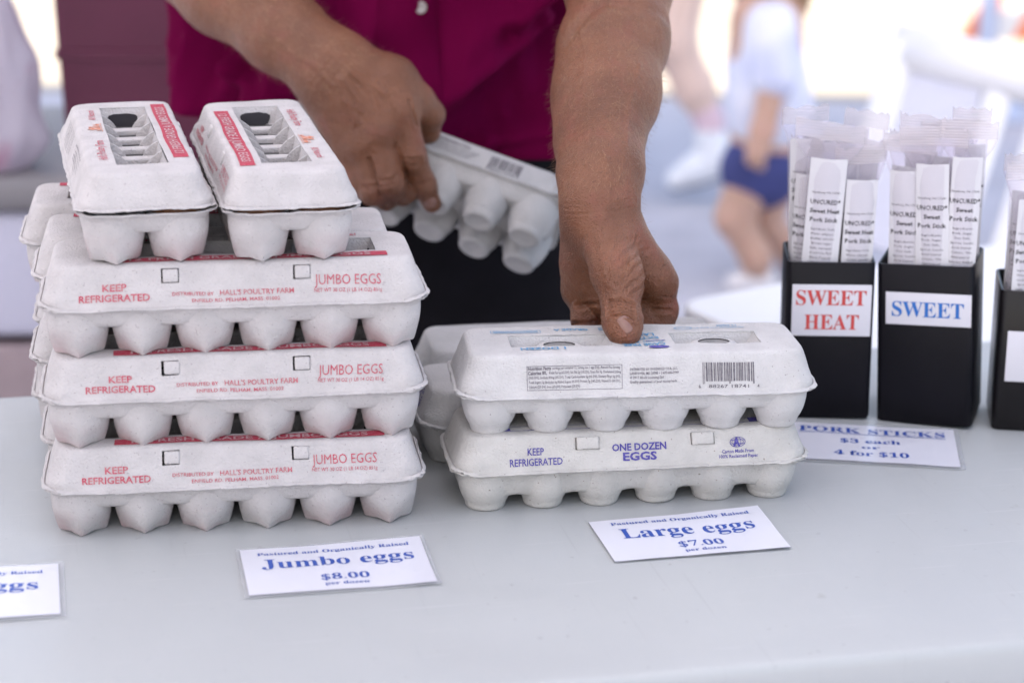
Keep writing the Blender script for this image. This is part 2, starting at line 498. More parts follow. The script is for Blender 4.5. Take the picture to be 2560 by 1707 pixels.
        barcode(mb, b, disp, .0505, .0915, .0075, .0225, 4, GREYP)
        t('6', .0480, .0035, .0016, .0027, GREYP, .005); t('88267', .0625, .0035, .0150, .0027, GREYP, .005); t('18741', .0800, .0035, .0140, .0027, GREYP, .005); t('4', .0945, .0035, .0018, .0027, GREYP, .005)
        g = face_frame('top_turned', L, W)
        def u(s, x, y, w_, h, bold=.03, m=CYANP):   # print that faces away: turned half round
            put_text(mb, s, m, (x, y, .0316), *g[1:], lift=.0005, disp=disp, w=w_, h=h, bold=bold)
        u('1 DOZEN', -.075, -.0245, .036, .0058); u('CAGE FREE', .0075, -.0175, .034, .0068); u('EGGS', -.004, -.009, .017, .0050); u('BROWN', .016, -.0095, .016, .0040, .0)
        u('EXTRA', .010, -.0005, .024, .0060); u('LARGE', .008, .0085, .024, .0064); u('GRADE A', -.047, .0225, .028, .0052); u('&EGG', -.014, .0235, .020, .0062)
        u('12 EGGS', .083, .0275, .017, .0036, .015); u('KEEP REFRIGERATED AT OR BELOW 45°F', .076, .0222, .042, .0026, .01)
        put_frame(mb, CYANP, *face_frame('top', L, W), -.113, -.072, .0170, .0245, .0005, lift=.0005, disp=disp)
        for q in range(4): put_rect(mb, CYANP, *face_frame('top', L, W), -.111, -.074, .0180 + q * .0015, .0187 + q * .0015, lift=.0005, disp=disp, nx=6)
        for rr in (.0078, .0068, .0040):
            ringp = []
            for q in range(24):
                a = q * math.pi / 12
                ringp += [(.046 + rr * math.cos(a), .0225 + rr * .62 * math.sin(a), .0322), (.046 + (rr - .0005) * math.cos(a), .0225 + (rr - .0005) * .62 * math.sin(a), .0322)]
            mb.add([np.array(p) + disp(p) for p in ringp], [(2 * q, (2 * q + 2) % 48, (2 * q + 3) % 48, 2 * q + 1) for q in range(24)], CYANP)
        mb.add([np.array((.018 + .0085 * math.cos(q * .3142), -.0262 + .0034 * math.sin(q * .3142), .0322)) for q in range(20)], [tuple(range(20))], BLUEP)
        put_rect(mb, BLUEP, *face_frame('top', L, W), .010, .026, -.0090, -.0078, lift=.0006, disp=disp, nx=4)
    if style == 'reclaimed':
        f = face_frame('front', L, W)
        def t(s, x, y, w_, h, bold=.02, m=BLUEP):
            put_text(mb, s, m, np.array(f[0]) + np.array(f[1]) * x + np.array(f[2]) * y, *f[1:], lift=.0005, disp=disp, w=w_, h=h, bold=bold)
        t('KEEP', -.0800, .0160, .0138, .0064, .014); t('REFRIGERATED', -.0800, .0068, .0435, .0064, .014)
        t('ONE DOZEN', .0040, .0170, .0440, .0062, .03); t('EGGS', .0045, .0085, .0275, .0070, .035)
        t('Carton Made From', .0850, .0092, .0270, .0030, .012); t('100% Reclaimed Paper', .0855, .0048, .0330, .0030, .012)
        # globe mark
        o, uu, vv, nn = (np.array(q) for q in f); cc = o + uu * .0850 + vv * .0170 + nn * .0006
        def ringm(rx, ry, tck, a0=0, a1=2 * math.pi, dx=0.0):
            k = 28; pts = []
            for q in range(k + 1):
                a = a0 + (a1 - a0) * q / k
                for e in (0, tck): pts.append(cc + uu * (dx + (rx - e) * math.cos(a)) + vv * ((ry - e) * math.sin(a)))
            pts = [p + disp(p) for p in pts]
            mb.add(pts, [(2 * q, 2 * q + 2, 2 * q + 3, 2 * q + 1) for q in range(k)], BLUEP)
        ringm(.0066, .0046, .0005); ringm(.0028, .0046, .0004); ringm(.0050, .0030, .0004)
        for dy in (-.0015, .0016): put_rect(mb, BLUEP, cc, uu, vv, nn, -.0060, .0060, dy, dy + .0004, lift=.0001, disp=disp)
        put_text(mb, 'A', BLUEP, cc - uu * .001, uu, vv, nn, lift=.0002, disp=disp, w=.0060, h=.0070, bold=.05)
        g = face_frame('top', L, W)
        put_rect(mb, BLUEP, *g, -.112, .113, -.0305, -.0298, disp=disp, nx=40, lift=.0005)
        put_rect(mb, BLUEP, *g, -.112, .113, -.0215, -.0210, disp=disp, nx=40, lift=.0005)
        for x0, x1 in ((-.112, -.098), (.098, .112)): put_rect(mb, BLUEP, *g, x0, x1, -.0298, -.0215, disp=disp, nx=4, lift=.0005)
    if style == 'held':
        f = face_frame('front', L, W)
        def t(s, x, y, w_, h, bold=.02, m=GREYP):
            put_text(mb, s, m, np.array(f[0]) + np.array(f[1]) * x + np.array(f[2]) * y, *f[1:], lift=.0005, disp=disp, w=w_, h=h, bold=bold)
        t('KEEP REFRIGERATED', .014, .0215, .048, .0042)
        for q, s in enumerate(('DISTRIBUTED BY THE FARM STAND', 'GRADE A LARGE EGGS ONE DOZEN', 'SAFE HANDLING INSTRUCTIONS', 'COOK EGGS UNTIL YOLKS ARE FIRM')):
            t(s, .020, .0160 - q * .0036, (.058, .052, .045, .04)[q], .0022, .0, GREYP)
        barcode(mb, f, disp, .060, .092, .006, .022, 9, GREYP); t('0 88267 18740 6', .076, .0028, .034, .0024)
    if style == 'end_print':
        f = face_frame('left', L, W)
        o, uu, vv, nn = (np.array(q) for q in f)
        for q, s in enumerate(('SELL BY', 'GRADE A', 'EGGS')):
            put_text(mb, s, BLUEP, o + uu * (.010 - q * .0075) + vv * .0150, vv, -uu, nn, lift=.0006, disp=disp, w=.019, h=.0050, bold=.02)
        put_text(mb, '12', BLUEP, (-.082, -.0255, .0316), (1, 0, 0), (0, 1, 0), (0, 0, 1), lift=.0006, disp=disp, w=.012, h=.0070, bold=.02)
        put_text(mb, 'EGGS', BLUEP, (-.080, -.0310, .0316), (1, 0, 0), (0, 1, 0), (0, 0, 1), lift=.0006, disp=disp, w=.018, h=.0026)
    return mb, LX, hw, latch

def make_tray(style, seed, L, W, H, pulp):
    """cells hang below z = 0"""
    disp = pulp_disp(seed + 50, .0007)
    mb = MB()
    deep = style == 'webbed'
    dw = 22.0 if deep else 15.5
    ds = [0, 1.0, 2.6, 4.2, 5.4, 7.5, 9.5, 11.5, 14, 18]
    pz = [.4, -.8, -1.0, -1.2, -3.0, -dw * .55, -dw * .85, -dw * .97, -dw, -dw]
    if deep: ds = [0, 1.0, 2.6, 4.2, 6.6, 9.5, 12.0, 14.0, 16, 19]; pz[-4:] = [-dw * .85, -dw * .97, -dw, -dw]
    ix, iy = lines(-L / 2 + .0195, L / 2 - .0195, .0065)[1:-1], lines(-W / 2 + .0195, W / 2 - .0195, .0075)[1:-1]
    P, F, ring = nested(L, W, ds, pz, ix, iy, .024, .012)
    pit = .0477 if style == 'point' else .0468
    Q = []
    for p, k in zip(P, ring):
        p = p.copy()
        if k <= 2:
            j = noise.noise_vector(Vector(p) * 240 + Vector((seed + 9, 0, 0)))
            p += np.array((j.x * .0014, j.y * .0016, j.z * .0010))
        if deep and k >= 4:     # the skirt between the cells rises in arches
            ph = abs(math.sin((p[0] / pit) * math.pi)) if abs(p[0]) < pit * 2.95 else 0
            ph = 1 - abs(math.cos((p[0] / pit) * math.pi)) if abs(p[0]) < pit * 2.6 else 1
            if p[2] < -.012: p[2] -= .008 * ph
        Q.append(p + disp(p))
    P2, F2 = solid(Q, F, .0014, True)
    mb.add(P2, F2, pulp)
    cy = W / 2 - .0292 if style == 'point' else W / 2 - .0285
    N = 40
    for i in range(6):
        for sgn in (-1, 1):
            c = ((i - 2.5) * pit, sgn * cy)
            rings = []
            if style == 'point': prof = [(0, .0232), (.12, .0236), (.28, .0236), (.4, .0232), (.5, .0227), (.6, .0221), (.7, .0213), (.78, .0206), (.85, .0199), (.91, .0192), (.96, .0185), (.985, .0180), (1.0, .0170), (1.0, .009), (.985, .004)]
            else: prof = [(0, .0232), (.12, .0234), (.3, .0229), (.45, .0220), (.58, .0208), (.68, .0195), (.76, .0182), (.81, .0172), (.84, .0168), (.9, .0163), (.96, .0157), (.99, .0148), (1.0, .0130), (1.0, .0098), (.985, .0090), (.985, .003)]
            for s, rr in prof:
                rg = []
                for q in range(N):
                    a = 2 * math.pi * q / N
                    ca, sa = math.cos(a), math.sin(a)
                    if style == 'point':
                        m_ = max(0, min(1, (s - .45) / .50)); pw = 2.0 - .94 * m_ ** .9
                        nr = (abs(ca) ** pw + abs(sa) ** pw) ** (-1 / pw)
                        zz = -H * s + .0017 * max(0, (s - .7) / .3) ** 1.3 * 2 * min(abs(sa), abs(ca)) / (abs(sa) + abs(ca))
                    else:
                        nr = 1.0; zz = -H * s
                    k_ = rr * nr
                    p = np.array((c[0] + k_ * ca, c[1] + k_ * sa, zz - .0012))
                    rg.append(p + disp(p) * 1.1)
                rings.append(rg)
            mb.loft(rings, pulp, cap0=False)
    return mb

def pink_low_pulp():  # pulp that turns patchily pinker towards the bottom of the cups
    m = PULP.copy(); m.name = 'pulp_jumbo_pinkish'; t = m.node_tree; p = t.nodes['Principled BSDF']
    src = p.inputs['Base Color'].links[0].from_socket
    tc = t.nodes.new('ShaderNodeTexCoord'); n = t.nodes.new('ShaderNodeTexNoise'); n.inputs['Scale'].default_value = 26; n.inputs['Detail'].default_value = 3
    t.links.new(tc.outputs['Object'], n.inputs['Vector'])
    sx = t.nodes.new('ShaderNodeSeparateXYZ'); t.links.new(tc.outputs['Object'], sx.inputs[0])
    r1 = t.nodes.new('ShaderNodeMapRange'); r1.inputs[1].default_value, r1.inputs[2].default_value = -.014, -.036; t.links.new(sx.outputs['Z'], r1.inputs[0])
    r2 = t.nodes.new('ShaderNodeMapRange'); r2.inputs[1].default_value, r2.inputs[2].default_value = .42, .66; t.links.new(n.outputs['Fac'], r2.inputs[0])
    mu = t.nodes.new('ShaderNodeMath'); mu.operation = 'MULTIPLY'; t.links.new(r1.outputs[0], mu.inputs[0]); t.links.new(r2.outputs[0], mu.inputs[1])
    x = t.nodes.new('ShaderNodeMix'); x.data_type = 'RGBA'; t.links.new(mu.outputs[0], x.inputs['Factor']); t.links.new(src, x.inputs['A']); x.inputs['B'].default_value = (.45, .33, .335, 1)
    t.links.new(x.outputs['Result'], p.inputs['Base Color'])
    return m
PULPD = pink_low_pulp()
_cart = {}
def carton(style, tray_style, seed, pulp, L=.288, W=.106, H=.046):
    """prototype carton: an Empty on the ground under it, lid, tray and latch tabs"""
    root = bpy.data.objects.new('egg_carton', None)
    C.objects.link(root); root.empty_display_size = .05
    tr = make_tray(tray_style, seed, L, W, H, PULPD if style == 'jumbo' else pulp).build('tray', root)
    tr.location.z = H + .0012
    lm, LX, hw, latch = make_lid(style, seed, L, W, pulp)
    ld = lm.build('lid', root)
    ld.location.z = H + .0024
    sharp(ld, 50); sharp(tr, 60)
    if latch:
        f = face_frame('front', L, W)
        o, u, v, n = (np.array(q) for q in f)
        M = Matrix([[u[i], v[i], n[i]] for i in range(3)]).to_4x4()
        for x in LX:
            t = MB()
            hh = hw - .0008; sh = ((seed * 37) % 5 - 2) * .0002
            t.box((-hh + .0004 + sh, -.0044, -.0030), (hh + .0005 + sh, .0056, .0011 if style == 'jumbo' else .0024), pulp, bev=.0012)
            tb = t.build('latch_tab', root)
            tb.matrix_local = Matrix.Translation(Vector(o + u * x + v * .0212 + np.array((0, 0, H + .0024)))) @ M
    _cart[(style, seed)] = root
    return root

# ------------------------------------------------------------------ setting
ASPH = mat('asphalt', (0.50, 0.485, 0.52), 0.9, 0.15, 6, 0.5, 60, 0.3)
PAVE = mat('pale_pavement', (0.42, 0.37, 0.30), 0.9, 0.12, 2, 0.3, 40, 0.3)
g = MB()
g.add([(-60, -20, 0), (60, -20, 0), (60, 140, 0), (-60, 140, 0)], [(0, 1, 2, 3)], ASPH)
tag(g.build('ground', smooth=False), 'grey asphalt ground', None, kind='structure')
g = MB()
yb = onz(1600, 215, 0)[1]
g.add([(-40, yb - .5, .004), (40, yb + .3, .004), (40, 139, .004), (-40, 139, .004)], [(0, 1, 2, 3)], PAVE)
tag(g.build('pavement', smooth=False), 'pale sunlit pavement', None, kind='structure')

# white market canopy that shades the stall
m, t, p = _nodes('canopy_fabric')
p.inputs['Base Color'].default_value = (0.82, 0.81, 0.80, 1); p.inputs['Roughness'].default_value = 0.9
tr_ = t.nodes.new('ShaderNodeBsdfTranslucent'); tr_.inputs[0].default_value = (0.80, 0.80, 0.88, 1)
mx_ = t.nodes.new('ShaderNodeMixShader'); mx_.inputs[0].default_value = 0.42
t.links.new(p.outputs[0], mx_.inputs[1]); t.links.new(tr_.outputs[0], mx_.inputs[2])
t.links.new(mx_.outputs[0], t.nodes['Material Output'].inputs[0])
CANVAS = m
METAL = mat('grey_metal', (0.55, 0.56, 0.58), 0.4, metal=0.6)
def canopy(x0, x1, y0, y1, label, z=2.5, blocker=False):
    c = thing('market_canopy', label, 'canopy', ((x0 + x1) / 2, (y0 + y1) / 2, 0), group='white market canopies')
    hx, hy = (x1 - x0) / 2, (y1 - y0) / 2
    b = MB()
    A = [(-hx, -hy, z), (hx, -hy, z), (hx, hy, z), (-hx, hy, z)]
    ap = (0, 0, z + .75)
    b.add(A + [ap], [(0, 1, 4), (1, 2, 4), (2, 3, 4), (3, 0, 4)], CANVAS)
    for i in range(4):
        a, d = A[i], A[(i + 1) % 4]
        b.add([a, d, (d[0], d[1], z - .22), (a[0], a[1], z - .22)], [(0, 1, 2, 3)], CANVAS)
    b.build('canopy_top', c, smooth=False)
    if blocker:  # unseen sheet added on the left to block light from that side
        b = MB(); b.add([(-hx + .03, -hy, .25), (-hx + .03, hy, .25), (-hx + .03, hy, z - .1), (-hx + .03, -hy, z - .1)], [(0, 1, 2, 3)], CANVAS); b.build('added_light_blocker', c, smooth=False)
    for sx in (-1, 1):
        for sy in (-1, 1):
            MB().box((sx * hx * .985 - .02, sy * hy * .985 - .02, 0), (sx * hx * .985 + .02, sy * hy * .985 + .02, z), METAL, bev=.004).build('pole', c)
canopy(-2.3, 1.25, -4.6, 3.10, 'white canopy over the egg table, extended out of view to cut front light', blocker=True)  # lengthened past the camera to cut the front light
canopy(-3.9, 3.6, 3.13, 5.22, 'white canopy behind the egg stall, over the asphalt')

# ------------------------------------------------------------------ tables
HDPE = mat('table_plastic', (0.425, 0.438, 0.432), 0.40, 0.04, 7, 0.10, 700, 0.45, speck=(120, 0.74, (0.36, 0.36, 0.36)))
def scuffed(m):
    t = m.node_tree; p = t.nodes['Principled BSDF']; src = p.inputs['Base Color'].links[0].from_socket
    tc = t.nodes.new('ShaderNodeTexCoord')
    def streak(sx, sy, rot, lo, hi):
        mp = t.nodes.new('ShaderNodeMapping'); mp.inputs['Scale'].default_value = (sx, sy, 20); mp.inputs['Rotation'].default_value = (0, 0, rot)
        n = t.nodes.new('ShaderNodeTexNoise'); n.inputs['Scale'].default_value = 1; n.inputs['Detail'].default_value = 3
        r = t.nodes.new('ShaderNodeMapRange'); r.inputs[1].default_value, r.inputs[2].default_value = lo, hi
        t.links.new(tc.outputs['Object'], mp.inputs[0]); t.links.new(mp.outputs[0], n.inputs['Vector']); t.links.new(n.outputs['Fac'], r.inputs[0]); return r.outputs[0]
    def mixc(f, a, col, k):
        mu = t.nodes.new('ShaderNodeMath'); mu.operation = 'MULTIPLY'; mu.inputs[1].default_value = k; t.links.new(f, mu.inputs[0])
        x = t.nodes.new('ShaderNodeMix'); x.data_type = 'RGBA'; t.links.new(mu.outputs[0], x.inputs['Factor']); t.links.new(a, x.inputs['A']); x.inputs['B'].default_value = (*col, 1); return x.outputs['Result']
    c = mixc(streak(2.2, 3.0, .3, .40, .75), src, (.37, .385, .39), .45)
    c = mixc(streak(240, 7, .5, .66, .74), c, (.35, .35, .35), .35)
    c = mixc(streak(9, 260, -.2, .66, .74), c, (.52, .52, .52), .40)
    c = mixc(streak(38, 30, .9, .72, .80), c, (.30, .29, .28), .55)
    t.links.new(c, p.inputs['Base Color'])
    r = t.nodes.new('ShaderNodeMapRange'); r.inputs[3].default_value, r.inputs[4].default_value = .33, .52
    t.links.new(streak(14, 10, .2, .3, .7), r.inputs[0]); t.links.new(r.outputs[0], p.inputs['Roughness'])
scuffed(HDPE)
HDPE2 = mat('white_table_plastic', (0.80, 0.80, 0.80), 0.45, 0.03, 9, 0.05, 900, 0.4)
def table(name, label, corner, yaw, L, D, h, m, back=False):
    """folding table; corner = its near left corner on the top surface"""
    r = thing(name, label, 'table', (corner[0], corner[1], 0), yaw)
    b = MB()
    # rounded blow-moulded slab
    def slab(inset, rad):
        pts = []
        for cx, cy, a0 in ((L - rad, D - rad, 0), (rad, D - rad, 90), (rad, rad, 180), (L - rad, rad, 270)):
            for q in range(9):
                a = R(a0 + q * 11.25)
                pts.append((cx + (rad - inset) * math.cos(a), cy + (rad - inset) * math.sin(a)))
        return pts
    prof = [(.010, -.046), (.003, -.044), (0, -.038), (0, -.008), (.0006, -.0042), (.0022, -.0016), (.0046, -.0003), (.0070, 0.0), (.020, 0.0)]
    rings = [[(x, y, h + z) for x, y in slab(i, .05)] for i, z in prof]
    b.loft(rings, m)
    o = b.build('tabletop', r); sharp(o, 40)
    for ex in (.18, L - .18):
        l = MB()
        for ey in (.08, D - .08): l.tube([(ex, ey, 0), (ex, ey, h - .046)], .014, METAL)
        l.tube([(ex, .08, .10), (ex, D - .08, .10)], .010, METAL)
        l.build('leg', r)
    return r
YT = R(12.75)
fe = onz(1090, 1568, T)                       # a point of the front edge in the photograph
un, vn = np.array((math.cos(YT), math.sin(YT))), np.array((-math.sin(YT), math.cos(YT)))
cr = fe[:2] - un * .72 - vn * .012
table('folding_table', 'light grey plastic folding table carrying the egg cartons', cr, YT, 1.83, .663, T, HDPE)
h2 = T - .10
e0 = onz(1535, 693, h2)
y2 = R(33)
u2, v2 = np.array((math.cos(y2), math.sin(y2))), np.array((-math.sin(y2), math.cos(y2)))
c2 = e0[:2] - v2 * .56 + u2 * .0
table('side_table', 'low white side table behind the black stick holders', c2, y2, 1.2, .56, h2, HDPE2)

# ------------------------------------------------------------------ egg cartons
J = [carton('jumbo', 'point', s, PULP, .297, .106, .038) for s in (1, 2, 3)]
LB = carton('reclaimed', 'webbed', 5, PULP3, .295, .104, .0340)
LT = carton('cage_free', 'round', 6, PULP2, .293, .104, .0325)
LE = carton('end_print', 'round', 7, PULPG, .288, .104, .0340)
LP = carton('plain', 'round', 8, PULPG, .288, .104, .0340)
LH = carton('held', 'round', 9, PULPG, .288, .106, .0400)
for c, z in ((LB, .88), (LE, .9), (LP, .9)):
    for ch in c.children:
        if ch.name.startswith('lid'): ch.scale.z = z
        elif ch.name.startswith('latch'): ch.location.z = .0364 + (ch.location.z - .0364) * z
used = set()
def place(src, xy, z, yaw, label, group, tilt=(0, 0)):
    o = src if src.name not in used else copy_tree(src)
    used.add(o.name); used.add(src.name)
    o.location = (xy[0], xy[1], T + z)
    o.rotation_euler = (R(tilt[0]), R(tilt[1]), R(yaw))
    return tag(o, label, 'egg carton', group)
PT = .0713
GJ = 'jumbo egg cartons with red print'
cx0, cy0 = -.2185, 1.5936
S3 = ('bottom', 'middle', 'top')
rows = [((0, 0), (8.6, 9.0, 9.4), 'front row of the red-print stack'),
        ((-.026, .107), (8.9, 8.2, 8.8), 'second row, behind the red-lettered front cartons'),
        ((-.055, .215), (8.4, 9.2, 8.4), 'rear row of the red-print stack')]
off = [[(0, 0), (.0010, .004), (.0020, .009)], [(.002, 0), (-.004, .002), (.001, .004)], [(0, 0), (.005, 0), (-.003, .002)]]
for ri, ((dx, dy), yaws, where) in enumerate(rows):
    for k in range(3):
        lab = {0: 'red-lettered jumbo egg carton, %s carton of the front row', 1: 'jumbo egg carton, %s of the row behind the front row',
               2: 'jumbo egg carton, %s of the rearmost row at the stack'}[ri] % S3[k]
        ox, oy = off[ri][k]
        place(J[(ri + k) % 3], (cx0 + dx + ox, cy0 + dy + oy), k * (.0685 if ri else PT), yaws[k] + (180 if ri else 0), lab, GJ)
place(J[0], (-.3065, 1.684), 3 * PT + .0015, 104.2, 'jumbo egg carton lying end-on atop the stack, its red band on the right', GJ)
place(J[1], (-.1975, 1.697), 3 * PT + .0015, -76.6, 'jumbo egg carton lying end-on atop the stack, nearest the bare left hand', GJ)
for o in [q for q in C.objects if q.get('label', '').startswith('jumbo egg carton lying end-on')]:
    for q in o.children:
        if q.name.startswith('lid'): q.location.z += .0020; q.scale.z = .86
        if q.name.startswith('latch'): q.location.z = .0424 + (q.location.z - .0404) * .86
GL = 'cartons of large eggs'
place(LB, (.0920, 1.6545), 0, 9.3, 'cream egg carton with violet ONE DOZEN EGGS lettering, on the table', GL)
place(LT, (.0965, 1.6545), .0632, 6.6, 'cage free egg carton with nutrition panel and barcode, under the thumb', GL)
place(LE, (.0560, 1.7665), 0, 11.5, 'grey egg carton with print on its end, just behind the violet-lettered one', GL)
place(LP, (.0540, 1.8730), 0, 9.5, 'plain grey egg carton at the very back of the large egg group', GL)

# the carton held in the hand: axes measured against the camera
A = np.array([[0.9378, -0.1099, 0.3292], [-0.3395, -0.4874, 0.8045], [0.0721, -0.8663, -0.4944]])
Rw = np.stack([RT, UP, -_fw], 1) @ A
HC = V(-.0902, 2.0605, T + .1628)              # centre of its flange plane
mw = Matrix([[Rw[i][j] for j in range(3)] for i in range(3)]).to_4x4()
mw.translation = Vector(HC - Rw[:, 2] * .0415)
LH.matrix_world = mw
tag(LH, 'grey egg carton tilted in the hand, its round cups showing underneath', 'egg carton', GL)

# a few brown eggs seen through gaps
def egg(p, label):
    b = MB(); rings = []
    for i in range(1, 16):
        a = math.pi * i / 16; r = .0208 * math.sin(a) * (1 + .10 * math.cos(a)); z = -.026 * math.cos(a)
        rings.append([(r * math.cos(q * .2618), r * math.sin(q * .2618), z) for q in range(24)])
    b.loft(rings, EGGM)
    tag(b.build('egg', loc=Vector(p)), label, 'egg', 'brown eggs')
def in_carton(o_xy, yaw, z, lx, ly, h=.040):
    c, s = math.cos(R(yaw)), math.sin(R(yaw))
    return (o_xy[0] + c * lx - s * ly, o_xy[1] + s * lx + c * ly, T + z + h)
for k in range(3):
    ox, oy = off[0][k]
    egg(in_carton((cx0 + ox, cy0 + oy), rows[0][1][k], k * PT, -.1125, -.0222), 'brown egg showing at the left corner of the %s front carton' % S3[k])
zt = 3 * PT + .0015
egg(in_carton((-.3065, 1.684), 104.2, zt, -.1125, -.0222), 'brown egg showing at the right corner of the end-on carton on the left')
for sy in (-1, 1): egg(in_carton((-.1975, 1.697), -76.6, zt, .1135, sy * .0222), 'brown egg showing in the %s gap of the end-on carton nearest the hand' % ('left' if sy < 0 else 'right'))
hp = mw @ Vector((.1120, -.0205, .0385)); egg(hp, 'brown egg showing in the end gap of the carton held in the hand')

# ------------------------------------------------------------------ paper signs in laminate
PAPER = mat('sign_paper', (0.64, 0.64, 0.69), 0.28, 0.02, 14, 0.12, 60, 0.5)
BLUEI = mat('blue_ink', (0.022, 0.075, 0.36), 0.35)
m, t, p = _nodes('laminate')
p.inputs['Base Color'].default_value = (0.55, 0.56, 0.58, 1); p.inputs['Roughness'].default_value = 0.16
tp_ = t.nodes.new('ShaderNodeBsdfTransparent'); mx_ = t.nodes.new('ShaderNodeMixShader'); mx_.inputs[0].default_value = 0.45
t.links.new(tp_.outputs[0], mx_.inputs[1]); t.links.new(p.outputs[0], mx_.inputs[2]); t.links.new(mx_.outputs[0], t.nodes['Material Output'].inputs[0])
LAMI = m
def sign(center, yaw, w_, h_, rows_, label, border=.0032, curl=0.0, seed=0):
    r = thing('price_sign', label, 'sign', (center[0], center[1], T), yaw, 'laminated paper signs on the table')
    def zf(x, y):
        q = (x / w_ + .5) * .6 + (y / h_ + .5) * .4
        return .0020 + curl * max(0, q - .55) ** 2 + .0011 * noise.noise(Vector((x * 22 + seed, y * 22, seed)))
    def sheet(name, x0, x1, y0, y1, dz, m_, thick):
        nx, ny = 26, 16; P = []
        for i in range(nx + 1):
            for j in range(ny + 1):
                x, y = x0 + (x1 - x0) * i / nx, y0 + (y1 - y0) * j / ny
                P.append((x, y, zf(x, y) + dz))
        F = [(i * (ny + 1) + j, (i + 1) * (ny + 1) + j, (i + 1) * (ny + 1) + j + 1, i * (ny + 1) + j + 1) for i in range(nx) for j in range(ny)]
        b = MB(); b.add(P, F, m_); return b
    b = sheet('laminate', -w_ / 2 - border, w_ / 2 + border, -h_ / 2 - border, h_ / 2 + border, -.0005, LAMI, 0)
    b.build('laminate', r)
    b = sheet('paper', -w_ / 2, w_ / 2, -h_ / 2, h_ / 2, 0, PAPER, 0)
    d = lambda q: np.array((0, 0, zf(q[0], q[1])))
    for s, x, y, tw, th in rows_:
        put_text(b, s, BLUEI, (x, y, 0), (1, 0, 0), (0, 1, 0), (0, 0, 1), lift=.0003, disp=d, w=tw, h=th, serif=True, bold=0.0)
        if s == 'PORK STICKS': put_rect(b, BLUEI, (0, 0, 0), (1, 0, 0), (0, 1, 0), (0, 0, 1), x - tw / 2, x + tw / 2, y - th * .78, y - th * .70, lift=.0003, disp=d, nx=20)
    b.build('paper', r)
    return r
cJ = np.mean([onz(*q, T) for q in ((548, 1268), (962, 1241), (1005, 1340), (575, 1375))], 0)
cL = np.mean([onz(*q, T) for q in ((1343, 1203), (1730, 1173), (1822, 1254), (1424, 1302))], 0)
sign(cJ, R(11.8), .1385, .0835, [('Pastured and Organically Raised', .001, .0305, .116, .0052), ('Jumbo eggs', .002, .0115, .115, .0165), ('$8.00', .004, -.0185, .036, .0098), ('per dozen', .004, -.0305, .033, .0050)],
     'white paper sign reading Jumbo eggs $8.00, in front of the red-print cartons', curl=.012, seed=1)
sign(cL, R(13.0), .1405, .0790, [('Pastured and Organically Raised', .002, .0295, .114, .0052), ('Large eggs', .002, .0095, .108, .0175), ('$7.00', .005, -.0170, .036, .0100), ('per dozen', .005, -.0290, .033, .0050)],
     'white paper sign reading Large eggs $7.00, in front of the violet-lettered carton', curl=.02, border=.0006, seed=2)
tr, br = onz(2205, 993, T), onz(2190, 1077, T)
yw = R(-4.5 - 2.5)
cP = (tr + br) / 2 - np.array((math.cos(yw), math.sin(yw), 0)) * .0735
sign(cP, yw, .147, .092, [('PORK STICKS', .001, .0300, .128, .0120), ('$3 each', -.001, .0040, .052, .0098), ('or', -.001, -.0110, .016, .0070), ('4 for $10', -.001, -.0270, .064, .0110)],
     'white paper sign reading PORK STICKS, in front of the black holders', border=.0042, seed=3)
tr, br = onz(133, 1297, T), onz(140, 1415, T)
yw = R(12.5)
cE = (tr + br) / 2 - np.array((math.cos(yw), math.sin(yw), 0)) * .0695
sign(cE, yw, .139, .090, [('Pastured and Organically Raised', .000, .0320, .116, .0052), ('eggs', .0325, .0095, .044, .0165), ('$', .010, -.0190, .008, .0098)],
     'white paper sign at the table corner, cut by the picture edge', border=.0042, seed=4)

# ------------------------------------------------------------------ black holders with pork sticks
BLACK = mat('black_plastic', (0.0045, 0.004, 0.0065), 0.42, 0.2, 12, 0.02, 400, 0.16)
BLACK3 = mat('smoked_plastic', (0.007, 0.006, 0.007), 0.30, 0.25, 9, 0.03, 60, 0.25)
STICKER = mat('sticker_paper', (0.60, 0.59, 0.63), 0.6, 0.02, 30)
REDI = mat('red_ink', (0.50, 0.045, 0.04), 0.6)
BLUES = mat('blue_sticker_ink', (0.01, 0.12, 0.42), 0.6)
INK = mat('black_ink', (0.012, 0.010, 0.016), 0.7)
MEAT = mat('cured_meat', (0.16, 0.05, 0.035), 0.45, 0.3, 90, 0.3, 200)
LABELP = mat('stick_label_paper', (0.60, 0.59, 0.61), 0.5, 0.03, 40, 0.15, 90)
m, t, p = _nodes('clear_film')
p.inputs['Base Color'].default_value = (0.75, 0.72, 0.74, 1); p.inputs['Roughness'].default_value = 0.08
tp_ = t.nodes.new('ShaderNodeBsdfTransparent'); tp_.inputs[0].default_value = (0.97, 0.96, 0.98, 1)
mx_ = t.nodes.new('ShaderNodeMixShader')
lw = t.nodes.new('ShaderNodeLayerWeight'); lw.inputs[0].default_value = 0.35
mr = t.nodes.new('ShaderNodeMapRange'); mr.inputs[3].default_value, mr.inputs[4].default_value = 0.07, 0.42
t.links.new(lw.outputs['Facing'], mr.inputs[0]); t.links.new(mr.outputs[0], mx_.inputs[0])
nz = t.nodes.new('ShaderNodeTexNoise'); nz.inputs['Scale'].default_value = 70; tcn = t.nodes.new('ShaderNodeTexCoord'); t.links.new(tcn.outputs['Object'], nz.inputs['Vector'])
bp = t.nodes.new('ShaderNodeBump'); bp.inputs['Strength'].default_value = 0.6; bp.inputs['Distance'].default_value = 0.004
t.links.new(nz.outputs['Fac'], bp.inputs['Height']); t.links.new(bp.outputs[0], p.inputs['Normal'])
t.links.new(tp_.outputs[0], mx_.inputs[1]); t.links.new(p.outputs[0], mx_.inputs[2]); t.links.new(mx_.outputs[0], t.nodes['Material Output'].inputs[0])
